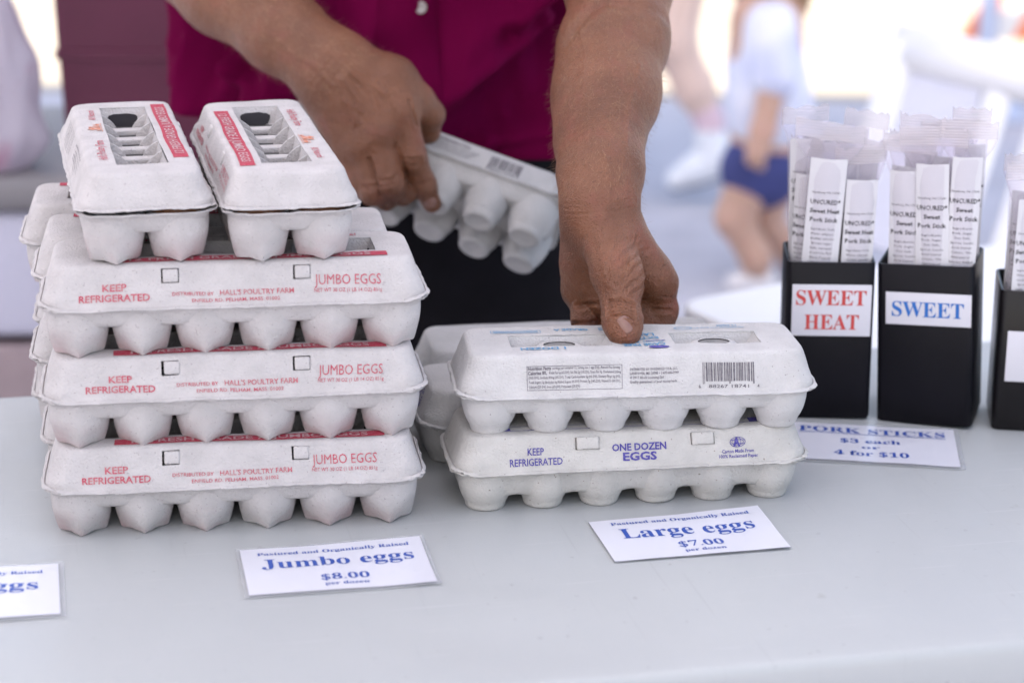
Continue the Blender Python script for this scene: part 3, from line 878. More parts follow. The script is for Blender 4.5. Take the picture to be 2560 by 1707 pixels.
FILM = m
m, t, p = _nodes('crimped_film')
p.inputs['Base Color'].default_value = (0.85, 0.78, 0.80, 1); p.inputs['Roughness'].default_value = 0.18
tp_ = t.nodes.new('ShaderNodeBsdfTransparent'); mx_ = t.nodes.new('ShaderNodeMixShader'); mx_.inputs[0].default_value = 0.32
tcn = t.nodes.new('ShaderNodeTexCoord'); wv = t.nodes.new('ShaderNodeTexWave'); wv.bands_direction = 'Z'; wv.inputs['Scale'].default_value = 130
t.links.new(tcn.outputs['Object'], wv.inputs['Vector']); bp = t.nodes.new('ShaderNodeBump'); bp.inputs['Strength'].default_value = .8; bp.inputs['Distance'].default_value = .002
t.links.new(wv.outputs['Fac'], bp.inputs['Height']); t.links.new(bp.outputs[0], p.inputs['Normal'])
t.links.new(tp_.outputs[0], mx_.inputs[1]); t.links.new(p.outputs[0], mx_.inputs[2]); t.links.new(mx_.outputs[0], t.nodes['Material Output'].inputs[0])
CRIMP = m

def holder(fl, fr_, h, label, lab, depth=.074, bm_=BLACK, lean=1.2, step=False):
    """open black holder; fl, fr_ = front bottom corners"""
    d = fr_[:2] - fl[:2]; w_ = float(np.linalg.norm(d)); yaw = math.atan2(d[1], d[0])
    r = thing('stick_holder', label, 'holder', (*((fl[:2] + fr_[:2]) / 2), T), yaw, 'black holders for the pork sticks')
    r.rotation_euler = (0, R(-lean), yaw)
    b = MB(); tk = .0028
    def ring(i, z, rad=.006):
        pts = []
        rad = max(rad - i, .0015)
        for cx, cy, a0 in ((w_ / 2, depth, 0), (-w_ / 2, depth, 90), (-w_ / 2, 0, 180), (w_ / 2, 0, 270)):
            sx, sy = (1 if cx > 0 else -1), (1 if cy > 0 else -1)
            for q in range(5):
                a = R(a0 + q * 22.5)
                pts.append((cx - sx * (i + rad) + rad * math.cos(a), cy - sy * (i + rad) + rad * math.sin(a), z))
        return pts
    prof = [(.0012, .0008), (0, .003), (0, h - .001), (.0006, h), (tk - .0006, h), (tk, h - .001), (tk, .004)]
    if step: prof = [(-.003, .0008), (-.0045, .003), (-.0045, .050), (-.003, .0525), (0, .0525)] + [(0, h - .001), (.0006, h), (tk - .0006, h), (tk, h - .001), (tk, .004)]
    b.loft([ring(i, z) for i, z in prof], bm_)
    o = b.build('holder_body', r); sharp(o, 40)
    x0, x1, z0, z1, lines_, ink = lab
    s = MB()
    s.box((x0, -.0007, z0), (x1, -.0001, z1), STICKER, bev=.0002)
    for tx, x, z, tw, th in lines_:
        put_text(s, tx, ink, (x, -.0009, z), (1, 0, 0), (0, 0, 1), (0, -1, 0), lift=.0002, w=tw, h=th, serif=True)
    s.build('sticker', r)
    return r, w_, h
b1l, b1r = onz(1796, 959, T), onz(1996, 966, T)
b2l, b2r = onz(2012, 965, T), onz(2231, 991, T)
b3l = onz(2276, 987, T); b3r = b3l + np.array((.085, -.012, 0))
H1 = holder(b1l, b1r, .1465, 'black stick holder labelled SWEET HEAT in red', (-.0335, .0365, .0790, .1265, [('SWEET', .0010, .1145, .062, .0135), ('HEAT', .0020, .0920, .048, .0135)], REDI))
H2 = holder(b2l, b2r, .1485, 'black stick holder labelled SWEET in blue', (-.0345, .0405, .0940, .1235, [('SWEET', .0025, .1085, .063, .0135)], BLUES), lean=3.3)
H3 = holder(b3l, b3r, .1300, 'black stick holder with a large white sticker, cut by the picture edge', (-.0345, .0365, .0470, .0935, [('S', -.0085, .0790, .011, .0135)], REDI), bm_=BLACK3, lean=0.6)

def stick_label(kind):
    return ['UNCURED*', 'Sweet Heat', 'Pork Stick'] if kind == 'heat' else ['UNCURED*', 'Sweet', 'Pork Stick']
def pork_stick(kind, seed, la, wl, zt, top, film_w, flat=.6, extra=0.0):
    """la label bottom, wl its width, zt its top, top = end of the film; flattened film sleeve round one thin sausage"""
    rnd = random.Random(seed)
    r = bpy.data.objects.new('pork_stick', None); C.objects.link(r); r.empty_display_size = .03
    MB().tube([(0, 0, .006), (0, 0, .010), (0, 0, zt - .030), (0, 0, zt - .026)], [.004, .0078, .0078, .004], MEAT).build('sausage', r)
    rad = .030 / max(flat, .2)
    b = MB()
    def surf(x, z, lift):
        a = x / rad
        return ((rad + lift) * math.sin(a), -(rad + lift) * math.cos(a) + rad - .0105 , z)
    n = 14; P = []
    for i in range(n + 1):
        for z in lines(la, zt, .012): P.append(surf(-wl / 2 + wl * i / n, z + .0003 * math.sin(i * .5 + seed), 0))
    k = len(lines(la, zt, .012))
    b.add(P, [(i * k + j, (i + 1) * k + j, (i + 1) * k + j + 1, i * k + j + 1) for i in range(n) for j in range(k - 1)], LABELP)
    def ln(s, z, w_, h, bold=.012, res=1):
        vs, fs = text2d(s, w=w_, h=h, bold=bold, res=res)
        b.add([surf(v[0], z + v[1], .0003) for v in vs], fs, INK)
    q = stick_label(kind); z = zt - .0300
    ln('Newburg, PA 17240', z, .024, .0018, .0)
    ln(q[0], z - .0085, .0265, .0042, .02); ln(q[1], z - .0165, .026 if kind == 'heat' else .0145, .0040, .03); ln(q[2], z - .0245, .0245, .0040, .02)
    tiny = ['Ingredients: Pork,', 'Water, jalapeno,', 'cheddar, pimento', 'Brown sugar,', 'Salt, vinegar,', 'Dextrose, Red', 'Black Pepper,', 'Lactic Acid Starter', 'Culture, garlic,', '*packed in', 'collagen casing'] if kind == 'heat' else ['Ingredients:', 'Pork, Sugar,', 'Sea Salt,', 'Spices, Lactic', 'Acid Starter', 'Culture, *No', 'Nitrates or', 'Nitrites Added', '*packed in', 'collagen casing']
    for i, s in enumerate(tiny): ln(s, z - .0330 - i * .0043, min(.021, .0013 * len(s) + .002), .0020, .0)
    b.build('label', r)
    f = MB(); N = 28; rings = []
    W2 = film_w / 2; RX = max(wl * .48, .0125); tilt_, curl_ = rnd.uniform(-.13, .13), rnd.uniform(-6, 9)
    for z, rx, ry in ((.004, RX, .0004), (.014, RX, .006), (.03, RX, .0118), (.140, RX, .0122), (zt - .02, RX + .0015, .0128), (zt - .004, RX + .002, .0118), (top - .024, W2 * .86, .0065), (top - .018, W2 * .97, .0022), (top - .0155, W2, .0005), (top - .010, W2, .0012), (top - .0075, W2, .0005), (top - .005, W2, .0011), (top - .002, W2, .0006), (top, W2, .0006)):
        rg = []
        for j in range(N):
            a = 2 * math.pi * j / N
            x, y = rx * math.cos(a), ry * math.sin(a)
            zz = z + (.0016 * math.cos(x * 2 * math.pi / .0058) if z >= top - .0001 else 0)
            wob = .0018 * noise.noise(Vector((x * 80, z * 60, seed))) if z > .15 else 0
            ct = max(0, min(1, (z - zt) / max(.001, top - zt - .012)))
            rg.append((x, y + wob + ct * curl_ * x * x, zz + ct * tilt_ * x + ct * .0012 * noise.noise(Vector((x * 90, seed, 3)))))
        rings.append(rg)
    f.loft(rings[:9], FILM, cap0=False, cap1=False); f.loft(rings[8:], CRIMP, cap0=False, cap1=False)
    f.build('film_sleeve', r)
    return r
def put_stick(H, kind, seed, x, y, lean_x, lean_y, turn, label, zt=.205, top=.262, wl=.034, film=.052, flat=.6, dz=.0):
    root, w_, h = H
    drop = max(0, y - .014) * .50 + random.Random(seed * 7).uniform(-.005, .005) * (y > .03); zt -= drop; top -= drop
    rx = max(wl * .88 * .48, .0125); lim = w_ / 2 - .0034 - rx; tl_ = math.tan(R(lean_y)) * .140
    x = max(-lim - min(0, tl_), min(lim - max(0, tl_), x)); y = max(.0155, min(.0570, y))
    s = pork_stick(kind, seed, .02, wl * .88, zt, top + .004, film, flat)
    M = root.matrix_basis @ Matrix.Translation((x, y, .005 + dz)) @ Matrix.Rotation(R(lean_y), 4, 'Y') @ Matrix.Rotation(R(lean_x), 4, 'X') @ Matrix.Rotation(R(turn), 4, 'Z')
    s.matrix_basis = M
    tag(s, label, 'pork stick', 'wrapped pork sticks in the black holders')
bpy.context.view_layer.update()
put_stick(H1, 'heat', 1, -.0180, .0140, -1, 3.4, 0, 'Sweet Heat pork stick with the whole white label showing, front of its holder', .233, .259, .037, .062, .5)
put_stick(H1, 'heat', 2, .0205, .0160, -2, 2.0, 10, 'Sweet Heat pork stick with the lowest label, front right of its holder', .214, .238, .033, .046, .7)
put_stick(H1, 'heat', 3, -.0330, .0300, -2, 1.8, -22, 'pork stick at the left front corner of the SWEET HEAT holder, half hidden', .222, .248, .030, .046, .7)
put_stick(H1, 'heat', 4, -.0010, .0360, -2, 2.8, 24, 'pork stick turned half away behind the whole Sweet Heat label', .232, .258, .033, .046, .7)
put_stick(H1, 'heat', 5, .0300, .0390, -1, 3.4, 6, 'pork stick at the back right of the SWEET HEAT holder, label leaning right', .222, .252, .033, .046, .7)
put_stick(H1, 'heat', 6, -.0260, .0540, 1, -.8, 4, 'tallest wrapper at the back left of the SWEET HEAT holder, scalloped end', .266, .289, .034, .042, .6)
put_stick(H1, 'heat', 16, .0190, .0580, 1, 4.5, -6, 'tall tilted wrapper at the back right of the SWEET HEAT holder', .258, .286, .034, .040, .6)
put_stick(H1, 'heat', 17, -.0050, .0600, 0, .5, 15, 'pork stick at the very back of the SWEET HEAT holder between two tall wrappers', .244, .268, .032, .044, .6)
put_stick(H2, 'sweet', 7, .0050, .0130, -1, -.4, 0, 'Sweet pork stick with the whole white label facing out, middle of the blue-labelled holder', .232, .258, .033, .060, .6)
put_stick(H2, 'sweet', 8, -.0210, .0170, -1.5, .4, -4, 'Sweet pork stick with a shorter label, left of the middle one', .226, .252, .033, .048, .7)
put_stick(H2, 'sweet', 9, .0330, .0170, -1.5, 3.0, 12, 'Sweet pork stick at the right front of the blue-labelled holder, label leaning', .240, .266, .030, .050, .7)
put_stick(H2, 'sweet', 10, -.0340, .0320, -2, 1.4, -24, 'pork stick at the left edge of the blue-labelled holder, mostly hidden', .238, .264, .032, .046, .7)
put_stick(H2, 'sweet', 11, .0205, .0330, -1, 1.8, 74, 'brown pork stick seen from its bare side in the blue-labelled holder', .236, .262, .026, .040, .9)
put_stick(H2, 'sweet', 12, .0280, .0560, 1, 2.4, 8, 'tall scalloped wrapper at the back right of the blue-labelled holder', .268, .294, .030, .034, .7)
put_stick(H2, 'sweet', 18, -.0130, .0540, 1, .8, -8, 'tall wrapper at the back left of the blue-labelled holder', .258, .284, .034, .046, .6)
put_stick(H2, 'sweet', 19, .0080, .0480, 0, 1.2, 10, 'pork stick at the back middle of the blue-labelled holder, crumpled film above', .250, .276, .034, .050, .6)
put_stick(H3, 'heat', 13, -.0270, .0160, -1, .8, 22, 'pork stick turned aside at the left of the holder cut by the picture edge', .206, .232, .032, .046, .7)
put_stick(H3, 'heat', 14, .0100, .0160, -1, .6, -4, 'pork stick with a broad label in the holder cut by the picture edge', .198, .226, .037, .056, .5)
put_stick(H3, 'heat', 15, -.0080, .0330, -1, 1.4, 76, 'brown pork stick seen from its bare side in the holder cut by the picture edge', .210, .236, .026, .040, .9)
put_stick(H3, 'heat', 20, -.0250, .0500, 0, 1.0, 0, 'taller wrapper at the back of the holder cut by the picture edge', .226, .254, .034, .046, .6)

# ------------------------------------------------------------------ things behind the stall, left
MAROON = mat('maroon_plastic', (0.105, 0.016, 0.045), 0.5, 0.12, 5, 0.02, 200, 0.4)
COOL = mat('cooler_plastic', (0.50, 0.50, 0.60), 0.5, 0.04, 6)
LIDG = mat('grey_lid_plastic', (0.22, 0.21, 0.22), 0.55, 0.1, 6)
CRATE = mat('rosy_crate', (0.34, 0.27, 0.285), 0.8, 0.15, 12, 0.2, 80)
yb_ = 2.9
zc = at(40, 478, yb_)[2]           # top edge of the grey lid
z_l = at(40, 480, yb_)[2]; z_b = at(40, 770, yb_)[2]
crate = thing('crate', 'rosy brown slatted crate under the pale cooler', 'crate', (-.45, yb_ + .24, 0), R(4))
b = MB()
for q in range(4):
    za = .02 + q * (z_b - .02) / 4
    b.box((-.5, -.235, za), (.5, .235, za + (z_b - .02) / 4 - .012), CRATE, bev=.006)
b.build('slats', crate)
for sx in (-.46, .46):
    for sy in (-.247, .247): MB().box((sx - .03, sy - .011, 0), (sx + .03, sy + .011, z_b - .004), CRATE, bev=.004).build('corner_post', crate)
zt_ = at(40, 395, yb_)[2]
cooler = thing('cooler', 'pale lavender cooler with a dark grey lid, left behind the stall', 'cooler', (-.45, yb_ + .24, z_b), R(4))
MB().box((-.49, -.24, 0), (.49, .24, z_l - z_b), COOL, bev=.02).build('cooler_body', cooler)
MB().box((-.505, -.255, z_l - z_b + .001), (.505, .255, zt_ - z_b), LIDG, bev=.018).build('lid', cooler)
tl = at(106, 100, yb_ + .06)
tote = thing('tote_bin', 'large maroon plastic tote on the cooler, behind the man', 'tote', (tl[0] + .36, yb_ + .27, zt_), R(2))
b = MB()
b.loft([[(sx * (.345 + .012 * f), sy * (.19 + .008 * f), z) for sx, sy in ((-1, -1), (1, -1), (1, 1), (-1, 1))] for z, f in ((.001, 0), (.145, .5), (.146, .9), (.160, .9), (.161, .6), (.50, 1.3))], MAROON)
sharp(b.build('bin_body', tote), 30)
MB().box((-.372, -.215, .50), (.372, .215, .54), MAROON, bev=.01).build('rim', tote)
MB().tube([(-.115, -.222, .335), (-.115, -.205, .335)], .013, MAROON, 16).build('stud', tote)

m, t, p = _nodes('thin_bag_plastic')
p.inputs['Base Color'].default_value = (0.72, 0.56, 0.66, 1); p.inputs['Roughness'].default_value = 0.35
nz = t.nodes.new('ShaderNodeTexNoise'); nz.inputs['Scale'].default_value = 9.0; nz.inputs['Detail'].default_value = 2
tcn = t.nodes.new('ShaderNodeTexCoord'); t.links.new(tcn.outputs['Object'], nz.inputs['Vector'])
rr_ = t.nodes.new('ShaderNodeValToRGB'); rr_.color_ramp.elements[0].position = .58; rr_.color_ramp.elements[0].color = (.66, .62, .70, 1)
rr_.color_ramp.elements[1].position = .66; rr_.color_ramp.elements[1].color = (.55, .22, .34, 1)
t.links.new(nz.outputs['Fac'], rr_.inputs[0]); t.links.new(rr_.outputs[0], p.inputs['Base Color'])
tb_ = t.nodes.new('ShaderNodeBsdfTranslucent'); tb_.inputs[0].default_value = (.70, .64, .70, 1)
mx_ = t.nodes.new('ShaderNodeMixShader'); mx_.inputs[0].default_value = .4
t.links.new(p.outputs[0], mx_.inputs[1]); t.links.new(tb_.outputs[0], mx_.inputs[2]); t.links.new(mx_.outputs[0], t.nodes['Material Output'].inputs[0])
BAGM = m
bagp = at(20, 430, yb_ + .02)
b = MB(); rings = []
for i in range(22):
    f = i / 21
    rx = .086 * min(1, .62 + f * 3) * max(.05, 1 - f ** 1.5) ** .62 + .010
    rings.append([(rx * math.cos(a) + .012 * noise.noise(Vector((math.cos(a) * 2, math.sin(a) * 2, f * 5))), .62 * rx * math.sin(a) + .012 * noise.noise(Vector((math.cos(a) * 3, math.sin(a) * 2, f * 4 + 9))), f * .30) for a in [2 * math.pi * q / 40 for q in range(40)]])
b.loft(rings, BAGM)
bag = b.build('plastic_bag', loc=Vector((bagp[0] - .035, bagp[1], zt_ + .001)))
tag(bag, 'bulging whitish plastic bag with red marks standing on the cooler', 'bag')

# ------------------------------------------------------------------ things behind the stall, right
CHAIRW = mat('white_chair_plastic', (0.80, 0.80, 0.82), 0.45, 0.04, 5)
CHAIRP = mat('pale_chair_panel', (0.62, 0.63, 0.72), 0.5, 0.05, 5)
pA, pB = at(2085, 105, 3.75), at(1985, 400, 3.58)
dA = (pB - pA) / np.linalg.norm(pB - pA)
foot = pA + dA * (pA[2] / -dA[2])
side = at(2440, 185, 3.45) - pA; wd = float(np.linalg.norm(side)); side /= wd
ch = thing('garden_chair', 'white plastic chair with a leaning back panel, behind the holders', 'chair', (foot[0], foot[1], 0))
def bar(b, p0, p1, wx, m, up=None):
    p0, p1 = Vector(p0), Vector(p1); d = (p1 - p0).normalized()
    s_ = Vector(side); s_ = (s_ - d * s_.dot(d)).normalized(); n_ = d.cross(s_)
    ring = lambda c, k: [c + s_ * (wx[0] * math.cos(a) * k) + n_ * (wx[1] * math.sin(a) * k) for a in [2 * math.pi * q / 16 for q in range(16)]]
    b.loft([ring(p0, .7), ring(p0 + d * .006, 1), ring(p1 - d * .006, 1), ring(p1, .7)], m)
O = Vector((foot[0], foot[1], 0))
pA_, sd_, dA_ = Vector(pA) - O, Vector(side), Vector(dA)
for k in (0.0, 1.0):
    b = MB(); bar(b, pA_ + sd_ * wd * k, pA_ + sd_ * wd * k + dA_ * ((pA[2] + side[2] * wd * k) / -dA[2]), (.036, .026), CHAIRW); b.build('leg', ch)
b = MB()
q0, q1 = pA_ - sd_ * .02, pA_ + sd_ * (wd + .02)
nrm = Vector(side).cross(Vector(dA)).normalized()
b.loft([[q0 + dA_ * e + nrm * f for e, f in ((-.040, 0), (-.03, .024), (.045, .024), (.062, 0), (.045, -.024), (-.03, -.024))], [q1 + dA_ * e + nrm * f for e, f in ((-.040, 0), (-.03, .024), (.045, .024), (.062, 0), (.045, -.024), (-.03, -.024))]], CHAIRW)
b.build('top_rail', ch)
b = MB()
for e0_, e1_, x0, x1 in ((.05, .40, .035, wd * .56), ):
    P = [pA_ + dA_ * a + sd_ * x + nrm * z for z in (-.006, .006) for a, x in ((e0_, x0), (e0_, x1), (e1_, x1), (e1_, x0))]
    b.add(P, [(3, 2, 1, 0), (4, 5, 6, 7), (0, 1, 5, 4), (1, 2, 6, 5), (2, 3, 7, 6), (3, 0, 4, 7)], CHAIRP)
b.build('back_panel', ch, smooth=False)
b = MB(); bar(b, pA_ + sd_ * wd * .66 + dA_ * .03, pA_ + sd_ * wd * .66 + dA_ * .42, (.030, .012), CHAIRW); b.build('slat', ch)
sz = .40
st_ = pA_ + dA_ * ((pA[2] - sz) / -dA[2])
fwd = Vector((-dA_[0] * -1, 0, 0)); fwd = Vector((dA_[0], dA_[1], 0)).normalized()
b = MB(); P = [st_ + sd_ * x + fwd * y + Vector((0, 0, z)) for z in (-.015, .015) for x, y in ((0, -.02), (wd, -.02), (wd, .38), (0, .38))]
b.add(P, [(3, 2, 1, 0), (4, 5, 6, 7), (0, 1, 5, 4), (1, 2, 6, 5), (2, 3, 7, 6), (3, 0, 4, 7)], CHAIRW); b.build('seat', ch, smooth=False)
for x in (0.03, wd - .03):
    b = MB(); p0 = st_ + sd_ * x + fwd * .35; bar(b, p0, Vector((p0.x - fwd.x * .25, p0.y - fwd.y * .25, 0.0)), (.02, .016), CHAIRW); b.build('leg', ch)

ORANGE = mat('orange_board', (0.80, 0.20, 0.07), 0.5, 0.05, 8)
WHITEB = mat('white_board', (0.75, 0.73, 0.70), 0.5, 0.03, 8)
POST = mat('pale_blue_post', (0.42, 0.47, 0.60), 0.5)
Yb = 6.9
bl = at(2215, 40, Yb)
bar_ = thing('street_barricade', 'orange and white striped barricade on a pale post, out in the sun', 'barricade', (bl[0] + .45, Yb, 0), R(-6))
b = MB(); zb0, zb1 = at(2300, 95, Yb)[2], at(2300, 95, Yb)[2] + .26
for i in range(7):
    x0 = -.45 + i * .16
    for k, mm in ((0, ORANGE), (1, WHITEB)):
        a0 = x0 + k * .08
        P = [(a0, y, zb0) for y in (-.012, .012)] + [(a0 + .08, y, zb0) for y in (-.012, .012)] + [(a0 + .20, y, zb1) for y in (-.012, .012)] + [(a0 + .12, y, zb1) for y in (-.012, .012)]
        b.add(P, [(0, 2, 4, 6), (7, 5, 3, 1), (0, 1, 3, 2), (6, 4, 5, 7), (0, 6, 7, 1), (2, 3, 5, 4)], mm)
b.build('striped_board', bar_, smooth=False)
for x in (-.37, .55): MB().box((x - .03, -.06, 0), (x + .03, -.015, zb1 + .10), POST, bev=.006).build('post', bar_)
MB().box((-.52, -.2, 0), (-.24, .2, .03), POST, bev=.006).build('foot', bar_)

# ------------------------------------------------------------------ figures: one continuous surface from blended, tapering limbs
class Body:
    def __init__(s): s.pr = []
    def cone(s, a, b, r1, r2, k=.012, flat=None, sub=False):
        """tapered limb a-b; flat = (direction, factor) thins the section along a direction"""
        s.pr.append(('c', np.array(a, float), np.array(b, float), r1, r2, k, flat, sub)); return s
    def chain(s, pts, rad, k=.008, flat=None):
        for i in range(len(pts) - 1): s.cone(pts[i], pts[i + 1], rad[i], rad[i + 1], k, flat)
        return s
    def ell(s, c, r, k=.02, rot=None, sub=False):
        s.pr.append(('e', np.array(c, float), np.array(r, float), rot, None, k, None, sub)); return s
    def dist(s, q, X):
        if q[0] == 'e':
            p = X - q[1]
            if q[3] is not None: p = p @ np.array(q[3])
            k0 = np.linalg.norm(p / q[2], axis=-1); k1 = np.linalg.norm(p / q[2] ** 2, axis=-1)
            return k0 * (k0 - 1) / np.maximum(k1, 1e-9)
        _, a, b, r1, r2, k, flat, sub = q
        pa = X - a; ba = b - a
        if flat is not None:
            n = np.array(flat[0], float); n = n - ba * (n @ ba) / max(ba @ ba, 1e-12); n /= np.linalg.norm(n)
            pa = pa + (pa @ n)[..., None] * n * (1 / flat[1] - 1)
        l2 = ba @ ba; rr = r1 - r2; a2 = max(l2 - rr * rr, 1e-12); il2 = 1 / l2
        y = pa @ ba; z = y - l2
        v = pa * l2 - ba * y[..., None]; x2 = (v * v).sum(-1)
        y2 = y * y * l2; z2 = z * z * l2
        kk = np.sign(rr) * rr * rr * x2
        d = (np.sqrt(x2 * a2 * il2) + y * rr) * il2 - r1
        c1 = np.sign(z) * a2 * z2 > kk
        c2 = np.sign(y) * a2 * y2 < kk
        d = np.where(c1, np.sqrt(x2 + z2) * il2 - r2, np.where(c2, np.sqrt(x2 + y2) * il2 - r1, d))
        return d
    def bounds(s, q):
        if q[0] == 'e': m_ = max(q[2]); return q[1] - m_, q[1] + m_
        m_ = max(q[3], q[4]); return np.minimum(q[1], q[2]) - m_, np.maximum(q[1], q[2]) + m_
    def mesh(s, vox):
        lo = np.min([s.bounds(q)[0] for q in s.pr], 0) - 4 * vox; hi = np.max([s.bounds(q)[1] for q in s.pr], 0) + 4 * vox
        n = np.ceil((hi - lo) / vox).astype(int) + 1
        D = np.full(tuple(n), .05, np.float32)
        ax = [lo[i] + vox * np.arange(n[i]) for i in range(3)]
        for q in s.pr:
            k = q[5]; b0, b1 = s.bounds(q); mg = k + 5 * vox
            i0 = np.maximum(((b0 - mg - lo) / vox).astype(int), 0); i1 = np.minimum(((b1 + mg - lo) / vox).astype(int) + 2, n)
            sl_ = tuple(slice(i0[i], i1[i]) for i in range(3))
            X = np.stack(np.meshgrid(*[ax[i][sl_[i]] for i in range(3)], indexing='ij'), -1)
            d = s.dist(q, X); c = D[sl_]
            if q[7]:
                d = -d; h = np.maximum(k - np.abs(c - d), 0) / k; D[sl_] = np.maximum(c, d) + h * h * k / 4
            else:
                h = np.maximum(k - np.abs(c - d), 0) / k; D[sl_] = np.minimum(c, d) - h * h * k / 4
        ins = D < 0
        cx = np.zeros(tuple(n - 1), np.int8)
        for o in np.ndindex(2, 2, 2): cx += ins[o[0]:n[0] - 1 + o[0], o[1]:n[1] - 1 + o[1], o[2]:n[2] - 1 + o[2]]
        act = (cx > 0) & (cx < 8)
        I = np.argwhere(act); idx = np.full(act.shape, -1, int); idx[act] = np.arange(len(I))
        acc = np.zeros((len(I), 3)); cnt = np.zeros(len(I))
        for a_ in np.ndindex(2, 2, 2):
            for k in range(3):
                if a_[k]: continue
                b_ = list(a_); b_[k] = 1
                d0 = D[tuple((I + a_).T)]; d1 = D[tuple((I + b_).T)]
                c = (d0 < 0) != (d1 < 0); t = np.where(c, d0 / np.where(c, d0 - d1, 1), 0)
                P = np.array(a_, float)[None] + np.zeros((len(I), 3)); P[:, k] += t
                acc[c] += P[c]; cnt[c] += 1
        vs = lo + vox * (I + acc / cnt[:, None])
        fs = []
        for k in range(3):
            u, v = (k + 1) % 3, (k + 2) % 3
            A = ins.take(range(n[k] - 1), k); B = ins.take(range(1, n[k]), k)
            E = np.argwhere(A != B); E = E[(E[:, u] > 0) & (E[:, v] > 0) & (E[:, u] < n[u] - 1) & (E[:, v] < n[v] - 1)]
            def cell(du, dv):
                e = E.copy(); e[:, u] += du; e[:, v] += dv; return idx[tuple(e.T)]
            Q = np.stack([cell(-1, -1), cell(0, -1), cell(0, 0), cell(-1, 0)], 1)
            flip = ~A[tuple(E.T)]
            Q[flip] = Q[flip][:, ::-1]
            fs.append(Q)
        F = np.concatenate(fs); F = F[(F >= 0).all(1)]
        return vs, F
def relax(vs, F, it=2, w_=.5):
    E = np.concatenate([F[:, [i, (i + 1) % 4]] for i in range(4)])
    for _ in range(it):
        s_ = np.zeros_like(vs); c = np.zeros(len(vs))
        np.add.at(s_, E[:, 0], vs[E[:, 1]]); np.add.at(c, E[:, 0], 1)
        np.add.at(s_, E[:, 1], vs[E[:, 0]]); np.add.at(c, E[:, 1], 1)
        vs = vs * (1 - w_) + w_ * s_ / np.maximum(c, 1)[:, None]
    return vs
def normals(vs, F):
    fn = np.cross(vs[F[:, 2]] - vs[F[:, 0]], vs[F[:, 3]] - vs[F[:, 1]])
    n = np.zeros_like(vs)
    for k in range(4): np.add.at(n, F[:, k], fn)
    return n / np.maximum(np.linalg.norm(n, axis=1, keepdims=True), 1e-12)
def seg_dist(P, line):
    d = np.full(len(P), 9.)
    for a, b in zip(line[:-1], line[1:]):
        a, b = np.array(a), np.array(b); ab = b - a
        t = np.clip(((P - a) @ ab) / max(ab @ ab, 1e-14), 0, 1)
        d = np.minimum(d, np.linalg.norm(P - a - t[:, None] * ab, axis=1))
    return d
def crease(vs, nn, lines_, depth, width, shoulder=.25):
    """press shallow folds into the skin along lines laid on it"""
    for L_ in lines_:
        lo, hi = np.min(L_, 0) - .02, np.max(L_, 0) + .02
        m_ = ((vs > lo) & (vs < hi)).all(1)
        if not m_.any(): continue
        d = seg_dist(vs[m_], L_)
        vs[m_] -= nn[m_] * (depth * np.exp(-(d / width) ** 2) - depth * shoulder * np.exp(-((d - 2.2 * width) / width) ** 2))[:, None]
    return vs

def skin_mat(name, col, col2, red, spec=.45):
    m, t, p = _nodes(name)
    tc = t.nodes.new('ShaderNodeTexCoord')
    def nz(scale, det, rough=.55):
        n = t.nodes.new('ShaderNodeTexNoise'); n.inputs['Scale'].default_value = scale; n.inputs['Detail'].default_value = det; n.inputs['Roughness'].default_value = rough
        t.links.new(tc.outputs['Object'], n.inputs['Vector']); return n.outputs['Fac']
    def rng(s_, a, b):
        r = t.nodes.new('ShaderNodeMapRange'); r.inputs[1].default_value, r.inputs[2].default_value = a, b
        t.links.new(s_, r.inputs[0]); return r.outputs[0]
    def mix(f, a, b):
        x = t.nodes.new('ShaderNodeMix'); x.data_type = 'RGBA'
        t.links.new(f, x.inputs['Factor'])
        for s_, q in (('A', a), ('B', b)):
            if isinstance(q, tuple): x.inputs[s_].default_value = (*q, 1)
            else: t.links.new(q, x.inputs[s_])
        return x.outputs['Result']
    c = mix(rng(nz(22, 4), .35, .65), col, col2)
    c = mix(rng(nz(26, 3), .54, .86), c, red)
    c = mix(rng(nz(420, 2), .60, .75), c, tuple(v * .72 for v in col2))
    t.links.new(c, p.inputs['Base Color'])
    p.inputs['Roughness'].default_value = .42; p.inputs['Specular IOR Level'].default_value = spec
    p.inputs['Subsurface Weight'].default_value = .18; p.inputs['Subsurface Radius'].default_value = (1, .35, .18); p.inputs['Subsurface Scale'].default_value = .004
    vo = t.nodes.new('ShaderNodeTexVoronoi'); vo.inputs['Scale'].default_value = 420; vo.feature = 'DISTANCE_TO_EDGE'
    t.links.new(tc.outputs['Object'], vo.inputs['Vector'])
    ad = t.nodes.new('ShaderNodeMath'); ad.operation = 'MULTIPLY_ADD'; ad.inputs[1].default_value = 1.2
    t.links.new(vo.outputs['Distance'], ad.inputs[0]); t.links.new(nz(160, 5), ad.inputs[2])
    b = t.nodes.new('ShaderNodeBump'); b.inputs['Strength'].default_value = .9; b.inputs['Distance'].default_value = .0012
    t.links.new(ad.outputs[0], b.inputs['Height']); t.links.new(b.outputs[0], p.inputs['Normal'])
    return m
SKIN = skin_mat('tanned_skin', (.195, .077, .037), (.140, .052, .024), (.215, .066, .042))
NAIL = mat('nail', (.225, .118, .092), .3, .06, 200, spec=.5)

# ------------------------------------------------------------------ the vendor
man = thing('person', 'man in a magenta shirt and black trousers leaning over the egg cartons, hands bare', 'person', (-.12, 2.35, 0))
B = Body()
toV = -_fw
